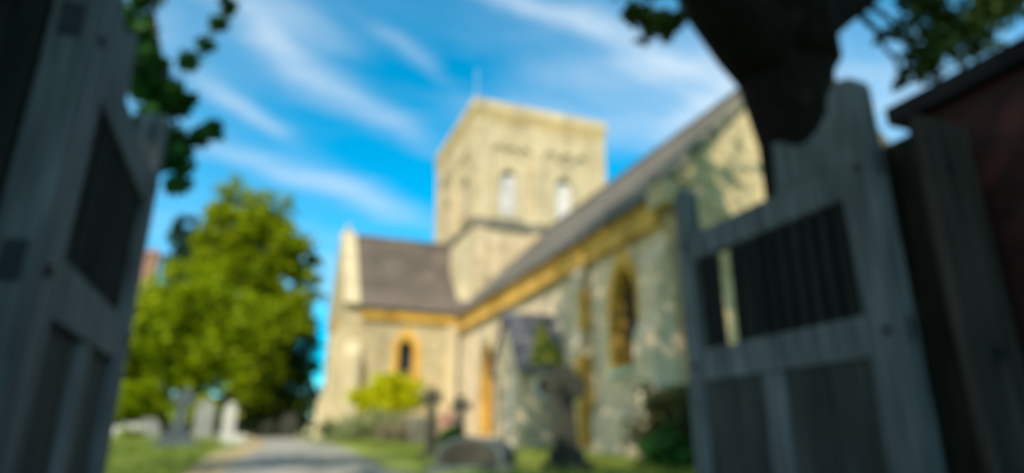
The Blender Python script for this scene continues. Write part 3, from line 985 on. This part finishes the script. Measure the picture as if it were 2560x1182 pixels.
# ------------------------------------------------------------------ gate posts and brick walls
def gatepost(label, x0, x1, y0, y1, zt, bolts):
    G = thing('gatepost', ((x0 + x1) / 2, (y0 + y1) / 2, 0), label, 'gatepost', 'posts of the gateway')
    pb = MB()
    if x0 > 0:
        pb.prism_z([(x0, y0), (x1, y0), (x1, y1), (x0 + 0.13, y1), (x0 + 0.13, y0 + 0.05), (x0, y0 + 0.05)], -0.2, zt)
    else:
        pb.box(x0, x1, y0, y1, -0.2, zt)
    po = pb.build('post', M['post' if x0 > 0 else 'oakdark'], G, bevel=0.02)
    for (bx, bz) in bolts:
        MB().tube([(bx, y0 + 0.01, bz), (bx, y0 - 0.014, bz)], [0.030, 0.026], 12).build('bolt', M['iron'], po)
    if x0 > 0:
        MB().box(x0 - 0.04, x0 + 0.128, y1 - 0.05, y1 - 0.01, -0.1, zt - 0.03).build('gap_shade_board', M['oakdark'], po)  # dark board added in the gap to stand for its shade
    for hz in (0.42, 1.38):
        MB().box(x0 + 0.15 if x0 > 0 else x0 + 0.03, x1 - 0.03, y1 + 0.001, y1 + 0.012, hz, hz + 0.07).build('hinge_plate', M['iron'], po)
    return G


gatepost('thick brown oak gatepost with two bolts against the brick wall end', 2.285, 2.575, 1.50, 1.80, EYE + 1.24, [(2.395, EYE + 1.037), (2.43, EYE + 0.316)])
gatepost('dark oak gatepost behind the wide grey gate edge, half out of view', -0.86, -0.615, 1.76, 1.98, EYE + 1.42, [(-0.74, EYE + 1.0)])


def pier_wall(label, x0, x1, y0, y1, zt):
    G = thing('brick_wall', ((x0 + x1) / 2, (y0 + y1) / 2, 0), label, 'wall', 'brick walls of the gateway')
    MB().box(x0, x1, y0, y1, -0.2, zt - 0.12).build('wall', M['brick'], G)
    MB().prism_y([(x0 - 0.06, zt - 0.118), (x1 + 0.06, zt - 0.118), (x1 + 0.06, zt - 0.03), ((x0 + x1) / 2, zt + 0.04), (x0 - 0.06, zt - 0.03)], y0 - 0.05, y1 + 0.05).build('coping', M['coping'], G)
    return G


pier_wall('dark red brick wall with blackish coping beside the bolted oak post', 2.66, 3.0, -1.5, 1.80, EYE + 1.53)
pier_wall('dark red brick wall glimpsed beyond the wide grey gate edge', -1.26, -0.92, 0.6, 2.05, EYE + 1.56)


# ------------------------------------------------------------------ trees
def limb(p, q, sag=0.0, n=5, jit=0.0):
    p, q = Vector(p), Vector(q)
    out = []
    for i in range(n + 1):
        t = i / n
        w = p.lerp(q, t)
        w.z += sag * math.sin(math.pi * t)
        if 0 < i < n and jit:
            w += Vector((random.uniform(-jit, jit), random.uniform(-jit, jit), random.uniform(-jit, jit)))
        out.append(w)
    return out


def taper(r0, r1, n=5):
    return [r0 + (r1 - r0) * (i / n) for i in range(n + 1)]


# the black tree beside the gate, with its fork and its crown high over the gateway
T = thing('leaning_tree', (4.85, 4.6, 0), 'black forked tree trunk rising behind the gate and bolted post', 'tree', )
tb = MB()
tb.tube([(5.0, 4.75, -0.1), (4.92, 4.62, 0.6), (4.86, 4.55, 1.6), (4.86, 4.5, 2.6), (4.88, 4.5, 3.4), (4.90, 4.5, 4.1), (4.86, 4.5, 4.7)],
        [0.52, 0.42, 0.37, 0.34, 0.36, 0.47, 0.50], 18, 0.035)
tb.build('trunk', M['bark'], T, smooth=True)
def limb_part(pts, rad, nm='limb'):
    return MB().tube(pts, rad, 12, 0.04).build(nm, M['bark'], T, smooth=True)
limb_part([(4.84, 4.5, 4.2), (4.52, 4.5, 4.58), (4.10, 4.5, 5.02), (3.6, 4.5, 5.9), (2.8, 4.6, 6.9), (1.4, 5.2, 8.2), (0.4, 5.8, 10.2)], [0.40, 0.43, 0.40, 0.33, 0.27, 0.19, 0.08])
limb_part([(4.85, 4.5, 4.55), (5.22, 4.5, 5.0), (6.22, 4.5, 5.80), (7.3, 4.6, 6.9), (8.4, 4.8, 8.6)], [0.40, 0.41, 0.37, 0.26, 0.10])
limb_part([(4.95, 4.5, 4.3), (4.9, 4.4, 5.2), (4.6, 3.6, 6.8), (4.0, 2.2, 9.0), (3.4, 1.4, 11)], [0.55, 0.50, 0.36, 0.25, 0.1])
limb_part([(5.0, 4.55, 4.4), (5.3, 5.2, 5.9), (5.6, 6.3, 8.0), (5.4, 7.6, 10.4)], [0.45, 0.36, 0.24, 0.08])
for (p, q, s) in (((3.7, 4.5, 5.6), (2.75, 4.0, 4.05), 0.2), ((6.2, 4.5, 5.45), (6.5, 4.0, 4.5), 0.15), ((6.9, 4.6, 6.2), (7.6, 4.0, 5.2), 0.15), ((6.2, 4.5, 5.45), (6.2, 4.1, 4.15), 0.1)):
    MB().tube(limb(p, q, s, 5, 0.04), taper(0.05, 0.010), 6).build('twig', M['bark'], T)
cblobs = [((1.6, 5.0, 11.0), (3.2, 3.2, 2.1)), ((-0.8, 6.0, 11.4), (2.3, 2.3, 1.6)), ((1.2, 1.4, 11.2), (2.3, 2.4, 1.7)),
          ((0.0, 3.0, 12.2), (2.8, 3.0, 1.8)), ((8.2, 4.6, 9.6), (1.9, 2.2, 1.7)), ((0.9, -0.8, 9.9), (2.0, 2.0, 1.6)), ((0.3, -1.6, 10.0), (1.9, 1.9, 1.6))]
v = leaves(cblobs, 8200, 0.24, 24, 0.28, 3)
low = [((2.78, 4.05, 4.05), (0.16, 0.16, 0.12)), ((2.95, 4.0, 3.95), (0.13, 0.13, 0.13)), ((3.15, 4.0, 4.1), (0.12, 0.12, 0.14)),
       ((6.15, 4.0, 4.80), (0.22, 0.2, 0.22)), ((6.45, 4.0, 4.55), (0.28, 0.2, 0.26)), ((6.12, 4.05, 4.20), (0.13, 0.13, 0.15)),
       ((6.85, 4.0, 5.15), (0.28, 0.22, 0.25)), ((7.3, 4.0, 5.0), (0.30, 0.22, 0.3)), ((7.7, 4.0, 5.4), (0.3, 0.25, 0.25)), ((8.2, 4.0, 5.8), (0.35, 0.3, 0.3)), ((6.6, 4.0, 5.35), (0.26, 0.2, 0.2)), ((2.75, 4.0, 4.35), (0.2, 0.2, 0.16))]
v2 = leaves(low, 2000, 0.12, 10, 0.5, 5, hollow=0.1)
v3 = leaves(cblobs[-2:], 4200, 0.24, 24, 0.3, 8)  # extra unseen leaves added to keep the sun off the trunk
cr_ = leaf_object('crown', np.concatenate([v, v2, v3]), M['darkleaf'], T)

# the tree whose twigs hang in beside the other gate leaf
T2 = thing('overhanging_tree', (-3.6, 5.6, 0), 'tree with drooping glossy green sprays hanging beside the wide grey gate edge', 'tree')
MB().tube([(-3.6, 5.6, -0.1), (-3.55, 5.55, 1.2), (-3.4, 5.5, 2.6), (-3.2, 5.4, 4.0), (-2.9, 5.2, 5.6)], [0.22, 0.18, 0.16, 0.13, 0.08], 12, 0.04).build('trunk', M['bark2'], T2, smooth=True)
MB().tube([(-3.2, 5.4, 4.0), (-2.4, 5.3, 4.75), (-1.6, 5.1, 4.6), (-1.15, 5.0, 3.9), (-0.95, 5.0, 3.25), (-0.78, 5.0, 2.75), (-0.68, 5.0, 2.28)], [0.09, 0.06, 0.04, 0.022, 0.015, 0.010, 0.005], 8).build('bough', M['bark2'], T2)
MB().tube([(-1.6, 5.1, 4.6), (-1.0, 5.05, 4.6), (-0.6, 5.0, 4.2), (-0.58, 5.0, 3.85), (-0.68, 5.0, 3.5), (-0.78, 5.0, 3.3), (-0.85, 5.0, 3.05)], [0.03, 0.022, 0.015, 0.012, 0.009, 0.007, 0.004], 6).build('twig', M['bark2'], T2)
MB().tube([(-1.15, 5.0, 3.9), (-1.15, 5.0, 3.5), (-1.08, 5.0, 3.1), (-0.98, 5.0, 2.9)], [0.014, 0.011, 0.008, 0.004], 6).build('twig', M['bark2'], T2)
lb = [((-1.22, 5, 3.63), .13, 34), ((-1.10, 5, 3.37), .10, 34), ((-1.16, 5, 3.85), .13, 34), ((-1.00, 5, 3.04), .13, 40), ((-0.82, 5, 2.98), .13, 70),
      ((-0.90, 5, 2.92), .10, 30), ((-0.74, 5, 2.62), .10, 44), ((-0.72, 5, 2.46), .09, 34), ((-0.69, 5, 2.30), .08, 22), ((-0.77, 5, 3.33), .07, 20), ((-0.68, 5, 3.50), .06, 18),
      ((-0.60, 5, 3.72), .06, 14), ((-0.57, 5, 3.92), .07, 18), ((-0.54, 5, 2.78), .07, 13), ((-0.62, 5, 2.70), .06, 10), ((-1.13, 5, 3.10), .07, 20), ((-0.98, 5, 3.25), .05, 10),
      ((-1.18, 5, 3.5), .16, 50), ((-1.05, 5, 3.22), .14, 45), ((-0.93, 5, 2.75), .13, 45), ((-0.84, 5, 2.5), .10, 34), ((-1.4, 5.1, 4.3), .3, 60), ((-0.95, 5.05, 4.65), .2, 40)]
vv = [leaves([(c_, (r_, r_, r_))], int(n_ * 1.9), 0.115, 1, 0.01, 100 + i, hollow=0.05) for i, (c_, r_, n_) in enumerate(lb)]
vv.append(leaves([((-3.6, 5.2, 6.4), (1.2, 1.3, 1.2)), ((-2.6, 5.2, 5.4), (0.7, 0.8, 0.5)), ((-4.2, 5.6, 5.6), (1.0, 1.0, 1.0))], 2600, 0.13, 26, 0.26, 77))
leaf_object('crown', np.concatenate(vv), M['ivyleaf'], T2)


def tree(name, label, cat, base, trunk_r, top, blobs, n, size, mat, seed, group='trees of the churchyard', clump=34, spread=0.30, bark='bark2', hollow=0.45):
    T_ = thing(name, base, label, cat, group)
    b = Vector(base)
    t = Vector(top)
    MB().tube(limb(b - Vector((0, 0, 0.15)), t, 0, 6, trunk_r * 0.25), taper(trunk_r, trunk_r * 0.25, 6), 12, 0.04).build('trunk', M[bark], T_, smooth=True)
    lim = MB()
    for i, (c_, r_) in enumerate(blobs):
        f = 0.35 + 0.5 * (i / max(1, len(blobs)))
        lim.tube(limb(b.lerp(t, f), Vector(c_), 0.1, 5, 0.05), taper(trunk_r * 0.42, trunk_r * 0.08), 7)
    lim.build('limbs', M[bark], T_, smooth=True)
    leaf_object('crown', leaves(blobs, n, size, clump, spread, seed, hollow=hollow), M[mat], T_)
    return T_


def B(x, y, z, r, ry=None, rz=None):
    return ((x, y, z), (r, ry or r, rz or r * 0.95))


tree('lime_tree', 'tall rounded yellow-green tree, the highest crown beyond the graves', 'tree', (-0.6, 33, gz(33)), 0.35, (-0.9, 33, 9.5),
     [B(-1.25, 33, 11.4, 1.75), B(-0.5, 33, 9.9, 1.8), B(1.25, 33, 9.5, 1.05), B(-2.4, 33, 9.7, 1.1), B(0.8, 33.2, 7.9, 1.5), B(-1.2, 32.6, 7.8, 1.7), B(0.7, 32.6, 6.2, 1.5), B(-0.8, 32.2, 5.4, 1.5)],
     14500, 0.30, 'limeleaf', 21, clump=50, spread=0.29, hollow=0.5)
tree('small_maple', 'broad low tree with young light green leaves just beyond the graves', 'tree', (-2.2, 28, gz(28)), 0.22, (-2.2, 28, 5.0),
     [B(-2.9, 28, 6.0, 1.5), B(-4.2, 28, 4.6, 1.7), B(-1.9, 27.6, 4.4, 2.0), B(-0.4, 28, 4.8, 1.6), B(-3.5, 27.4, 3.0, 1.6), B(-1.2, 27.4, 3.0, 1.5), B(0.2, 28, 3.2, 1.0), B(-4.9, 28, 5.3, 0.9), B(-5.0, 28, 3.2, 1.2), B(-2.6, 27.2, 2.1, 1.3), B(-4.2, 27.3, 2.0, 1.2)],
     14500, 0.25, 'yellowgreen', 22, clump=50, spread=0.28, hollow=0.5)
tree('dark_oak', 'dark shaded tree filling the gap between bright trees and church corner', 'tree', (1.4, 35, gz(35)), 0.3, (1.4, 35, 5.5),
     [B(1.5, 35, 5.6, 1.5), B(1.2, 35, 3.4, 1.7), B(2.1, 35, 4.0, 0.9), B(0.2, 35, 2.6, 1.4), B(2.0, 35.3, 2.2, 1.0), B(0.9, 35, 6.8, 1.2)],
     9000, 0.26, 'oakleaf', 23)
tree('conifer_tree', 'dark blue-green conifer with pointed top behind the lower green tree', 'tree', (-4.5, 41, gz(41)), 0.3, (-4.7, 41, 13.0),
     [B(-4.9, 41, 12.6, 0.8, rz=1.3), B(-4.4, 41, 11.6, 1.3, rz=0.8), B(-3.3, 41, 11.3, 1.6, rz=1.1), B(-3.0, 41, 10.0, 1.8, rz=1.0), B(-4.0, 41, 10.5, 1.6, rz=0.8), B(-4.6, 41, 9.9, 1.3, rz=0.8), B(-4.0, 41, 9.0, 1.9, rz=0.9), B(-4.2, 41, 7.2, 2.2, rz=1.1), B(-4.4, 41, 5.2, 2.5, rz=1.3)],
     15000, 0.30, 'conifer', 24)
tree('evergreen_tree', 'dark evergreen at the edge of the bright trees, seen past the open gate stile', 'tree', (-7.6, 38, gz(38)), 0.3, (-7.6, 38, 8.0),
     [B(-7.9, 38, 7.4, 1.0), B(-7.2, 38, 5.8, 1.6), B(-8.4, 38, 5.6, 2.2), B(-7.2, 38, 3.6, 2.2)],
     7000, 0.30, 'conifer', 25)
# unseen tree added behind the camera to shade the gateway
tree('added_shade_tree', 'unseen broad dark tree added on the lane side to shade the gateway', 'tree', (-6.5, -5.5, 0), 0.4, (-6.2, -5.3, 8),
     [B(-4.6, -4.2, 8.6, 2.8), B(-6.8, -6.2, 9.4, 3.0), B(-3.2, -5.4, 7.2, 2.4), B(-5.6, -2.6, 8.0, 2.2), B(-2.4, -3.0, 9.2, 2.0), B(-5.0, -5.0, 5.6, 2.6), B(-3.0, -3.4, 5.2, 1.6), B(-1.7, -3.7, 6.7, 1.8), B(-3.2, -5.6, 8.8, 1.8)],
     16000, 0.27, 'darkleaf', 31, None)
# hedge along the far boundary
H = thing('hedge', (-2.0, 44, gz(44)), 'long dark green hedge along the far edge of the churchyard', 'hedge')
hb_ = [((x, 44 + 0.4 * math.sin(x), gz(44) + 1.2), (1.4, 0.8, 1.5)) for x in np.arange(-22, 14, 1.5)]
leaf_object('foliage', leaves(hb_, 17000, 0.30, 20, 0.3, 41), M['darkleaf'], H)
for x in np.arange(-22, 14, 1.5):
    MB().tube([(x, 44, gz(44) - 0.1), (x + 0.1, 44.05, gz(44) + 1.5)], [0.06, 0.03], 6).build('stem', M['bark2'], H)

# house beyond
HS = thing('brick_house', (-10.0, 50, gz(50)), 'red brick house with a chimney, mostly hidden by the churchyard trees', 'house')
hg = gz(50)
hw_ = MB().box(-14, -6.4, 48, 55, hg - 0.2, 6.2).build('wall', M['render'], HS)
rf = MB().prism_x([(47.6, 6.2), (55.4, 6.2), (51.5, 10.2)], -14.3, -6.1).build('roof', M['tile'], HS)
ch = MB().box(-8.9, -7.6, 50.7, 51.9, 8.6, 13.6).box(-9.0, -7.5, 50.6, 52.0, 13.6, 13.85).build('chimney', M['render'], rf)
MB().lathe((-8.6, 51.3, 13.85), [(0.16, 0), (0.13, 0.45)], 12).lathe((-7.95, 51.3, 13.85), [(0.16, 0), (0.13, 0.45)], 12).build('chimney_pot', M['terracotta'], rf)
for (wx, wz) in ((-12.5, 1.9), (-10.2, 1.9), (-8.0, 1.9), (-12.5, 4.3), (-10.2, 4.3), (-8.0, 4.3)):
    w_ = MB().box(wx - 0.55, wx + 0.55, 47.94, 47.998, wz, wz + 1.3).build('window', M['plaster'], HS)
    MB().box(wx - 0.46, wx - 0.03, 47.92, 47.938, wz + 0.09, wz + 1.21).box(wx + 0.03, wx + 0.46, 47.92, 47.938, wz + 0.09, wz + 1.21).build('pane', M['glass'], w_)


# ------------------------------------------------------------------ graves
def cross(label, x, y, h_, span, w, t, mat, rz=0.0, ring=False, steps=2, stepw=0.7, tilt=0.0):
    z = gz(y)
    G = thing('stone_cross', (x, y, z), label, 'gravestone', 'crosses on the graves')
    b = MB()
    zz_ = 0
    for i in range(steps):
        s = stepw * (1 - 0.3 * i) / 2
        b.box(x - s, x + s, y - s * 0.7, y + s * 0.7, z + zz_ - (0.15 if i == 0 else -0.001), z + zz_ + 0.14)
        zz_ += 0.14
    b.build('base', mat, G, bevel=0.015)
    zb = z + zz_ + 0.001
    hd = z + h_ - span * 0.5
    c = MB()
    k = w / 2
    a = span / 2
    f = 1.28
    pts = [(-k * 1.45, zb), (k * 1.45, zb), (k, hd - k), (a, hd - k * f), (a, hd + k * f), (k, hd + k), (k * f, z + h_), (-k * f, z + h_), (-k, hd + k), (-a, hd + k * f), (-a, hd - k * f), (-k, hd - k)]
    c.prism_y([(x + p[0], p[1]) for p in pts], y - t / 2, y + t / 2)
    co = c.build('cross_shaft', mat, G, bevel=0.012)
    if ring:
        MB().prism_y(disc(x, hd, a * 0.80, 32), y - t * 0.32, y + t * 0.32, [disc(x, hd, a * 0.55, 32)]).build('ring', mat, G)
    G.rotation_euler = (0, tilt, rz)
    return G


cross('large dark Celtic ring cross in front of the round window', 3.95, 8.1, 1.38, 0.56, 0.22, 0.16, M['gravedark'], math.radians(-20), ring=True, steps=2, stepw=0.66)
cross('slim dark stone cross standing by the golden shrub', 2.80, 10.75, 1.16, 0.36, 0.13, 0.11, M['gravedark'], math.radians(-15), steps=1, stepw=0.42, tilt=math.radians(-1.5))
cross('small dark stone cross nearest the nave doorway', 4.58, 15.0, 1.20, 0.50, 0.16, 0.12, M['gravedark'], math.radians(-15), steps=2, stepw=0.7)
cross('blue-grey granite cross on a tapering plinth beside the path grass', -1.38, 15.1, 1.18, 0.42, 0.16, 0.13, M['gravegrey'], math.radians(8), steps=3, stepw=0.82, tilt=math.radians(4))


def headstone(label, x, y, w, h_, t, mat, kind='round', rz=0.0, tilt=0.0, group='headstones in the churchyard', kerb=False, writing=True):
    z = gz(y)
    G = thing('headstone', (x, y, z), label, 'gravestone', group)
    k = w / 2
    if kind == 'round':
        pts = [(-k, -0.1), (k, -0.1)] + [(k * math.cos(a), h_ - k + k * math.sin(a)) for a in [math.pi * i / 12 for i in range(13)]]
    elif kind == 'shoulder':
        pts = [(-k, -0.1), (k, -0.1), (k, h_ * 0.82), (k * 0.72, h_ * 0.82)] + [(k * 0.72 * math.cos(a), h_ * 0.84 + h_ * 0.16 * math.sin(a)) for a in [math.pi * i / 8 for i in range(9)]] + [(-k * 0.72, h_ * 0.82), (-k, h_ * 0.82)]
    else:
        pts = [(-k, -0.1), (k, -0.1), (k, h_ * 0.78), (0, h_), (-k, h_ * 0.78)]
    MB().prism_y([(x + p[0], z + p[1]) for p in pts], y - t / 2, y + t / 2).build('slab', mat, G, bevel=0.012)
    MB().box(x - k - 0.06, x + k + 0.06, y - t, y + t, z - 0.1, z + 0.085).build('base', mat, G, bevel=0.01)
    if kerb:
        MB().box(x - k - 0.1, x - k, y - 1.9, y - t - 0.01, z - 0.1, z + 0.14).box(x + k, x + k + 0.1, y - 1.9, y - t - 0.01, z - 0.1, z + 0.14).box(x - k + 0.001, x + k - 0.001, y - 1.9, y - 1.8, z - 0.1, z + 0.14).build('kerb', mat, G)
    G.rotation_euler = (tilt, 0, rz)
    return G


headstone('white marble headstone with kerb surround in front of the trees', -0.56, 20.0, 0.34, 1.02, 0.12, M['marble'], 'shoulder', 0.1, kerb=True)
headstone('grey headstone close beside the white marble one', -1.2, 20.2, 0.46, 1.05, 0.12, M['marble2'], 'round', 0.05)
headstone('low greyish stone beyond the granite cross, under the light green tree', -2.75, 22.0, 0.6, 0.55, 0.12, M['marble2'], 'round', 0.2)
headstone('low pale stone near the open gate stile, smallest of the white ones', -3.55, 22.4, 0.45, 0.34, 0.12, M['marble'], 'peak', -0.1)
headstone('dark headstone at the foot of the dark tree by the church corner', 1.25, 24.5, 0.6, 0.85, 0.12, M['gravedark'], 'round', -0.1)
headstone('second dark headstone behind the first, close to the church buttress', 0.6, 27.0, 0.55, 0.75, 0.12, M['gravedark'], 'peak', 0.1)
headstone('leaning mossy headstone at the shrub foot beside the pink flowers', 4.05, 17.0, 0.5, 0.72, 0.1, M['grave'], 'round', 0.1, 0.08)

# barrel tomb in the foreground: a low half-round block lying on a plinth
tx, ty = 2.92, 8.75
tz = gz(ty)
BT = thing('barrel_tomb', (tx, ty, tz), 'low round-topped grey tomb in the foreground beside the Celtic cross', 'tomb')
pts = [(-0.44, 0.06), (0.44, 0.06)] + [(0.44 * math.cos(a), 0.17 + 0.25 * math.sin(a)) for a in [math.pi * i / 14 for i in range(15)]]
MB().prism_y([(tx + p[0], tz + p[1]) for p in pts], ty - 0.55, ty + 0.75).build('body', M['gravegrey'], BT, bevel=0.02)
pts = [(-0.39, 0.08), (0.39, 0.08)] + [(0.39 * math.cos(a), 0.165 + 0.215 * math.sin(a)) for a in [math.pi * i / 14 for i in range(15)]]
MB().prism_y([(tx + p[0], tz + p[1]) for p in pts], ty - 0.575, ty - 0.551).build('end_panel', M['gravedark'], BT)
MB().box(tx - 0.54, tx + 0.54, ty - 0.68, ty + 0.85, tz - 0.2, tz + 0.058).build('plinth', M['gravegrey'], BT, bevel=0.015)
BT.rotation_euler = (0, 0, math.radians(-30))


# ------------------------------------------------------------------ shrubs and flowers
def shrub(name, label, cat, x, y, blobs, n, size, mat, seed, stems=5, top=None, group=None, clump=14, spread=0.34, bark='bark2'):
    z = gz(y)
    G = thing(name, (x, y, z), label, cat, group)
    sb = MB()
    for i in range(stems):
        c_, r_ = blobs[i % len(blobs)]
        q = Vector(c_) + Vector((random.uniform(-.3, .3) * r_[0], random.uniform(-.3, .3) * r_[1], 0))
        sb.tube(limb((x + random.uniform(-.12, .12), y + random.uniform(-.1, .1), z - 0.08), q, 0, 4, 0.04), taper(0.032, 0.01, 4), 6)
    sb.build('stems', M[bark], G)
    leaf_object('foliage', leaves(blobs, n, size, clump, spread, seed, hollow=0.25), M[mat], G)
    return G


shrub('golden_shrub', 'golden yellow-green shrub in front of the side wing window', 'shrub', 3.95, 20.5,
      [B(3.9, 20.5, 2.20, 0.62, rz=0.42), B(3.25, 20.5, 1.85, 0.55, rz=0.38), B(4.6, 20.5, 2.00, 0.58, rz=0.42), B(3.9, 20.3, 1.75, 0.8, rz=0.35)], 5200, 0.12, 'goldleaf', 51, 8)
shrub('silvery_plant', 'pale silvery plants massed below the golden shrub', 'plant', 3.2, 19.2,
      [B(2.6, 19.3, 0.88, 0.50, rz=0.35), B(3.3, 19.2, 1.02, 0.55, rz=0.42), B(3.9, 19.5, 0.95, 0.5, rz=0.4)], 2200, 0.11, 'paleleaf', 52, 6)
shrub('seedhead_plant', 'dusky brown-flowered plant beside the slim dark cross', 'plant', 4.3, 18.2,
      [B(4.3, 18.2, 0.95, 0.6, rz=0.42), B(3.7, 18.0, 0.85, 0.45, rz=0.32)], 1500, 0.10, 'bloom', 53, 6)
shrub('low_green_plant', 'low green plant at the foot of the church corner buttress', 'plant', 2.45, 21.6,
      [B(2.35, 21.7, 0.95, 0.34, rz=0.36), B(2.75, 21.5, 0.9, 0.3, rz=0.3)], 900, 0.10, 'ivyleaf', 54, 5)
pf_ = shrub('flowering_plant', 'leafy plant with pink flowers between the two dark crosses', 'plant', 4.0, 14.0,
            [B(4.0, 14.0, 0.62, 0.22, rz=0.24)], 520, 0.08, 'ivyleaf', 55, 5)
leaf_object('flowers', leaves([B(3.95, 13.95, 1.02, 0.16, rz=0.13)], 220, 0.07, 4, 0.3, 56, hollow=0.3), M['pink'], pf_)
shrub('dark_bush', 'dark bushy shrub in front of the nave beside the gate stile', 'shrub', 5.9, 8.5,
      [B(5.75, 8.5, 1.05, 0.36, rz=0.34), B(6.2, 8.5, 0.95, 0.5, rz=0.45), B(5.75, 8.4, 0.55, 0.55, rz=0.45), B(6.4, 8.4, 0.5, 0.5, rz=0.45)], 4600, 0.09, 'oliveleaf', 57, 9)
shrub('fern_clump', 'bright green fern clump at the foot of the dark bush', 'plant', 5.55, 7.8,
      [B(5.35, 7.8, 0.40, 0.36, rz=0.24), B(5.75, 7.7, 0.33, 0.36, rz=0.26)], 1100, 0.11, 'ivyleaf', 58, 5)
pw = shrub('grave_flowers', 'white and pink flowers lying on the grave kerb near the gate stile', 'flowers', -3.0, 20.6,
           [B(-3.0, 20.6, gz(20.6) + 0.16, 0.36, rz=0.16)], 300, 0.09, 'yellowgreen', 59, 3)
leaf_object('flowers', leaves([B(-2.9, 20.5, gz(20.6) + 0.30, 0.3, rz=0.08)], 200, 0.08, 4, 0.3, 60, hollow=0.2), M['whiteflower'], pw)
for o in bpy.data.objects:
    if o.type == 'MESH' and o.name.startswith('flowers'):
        pass
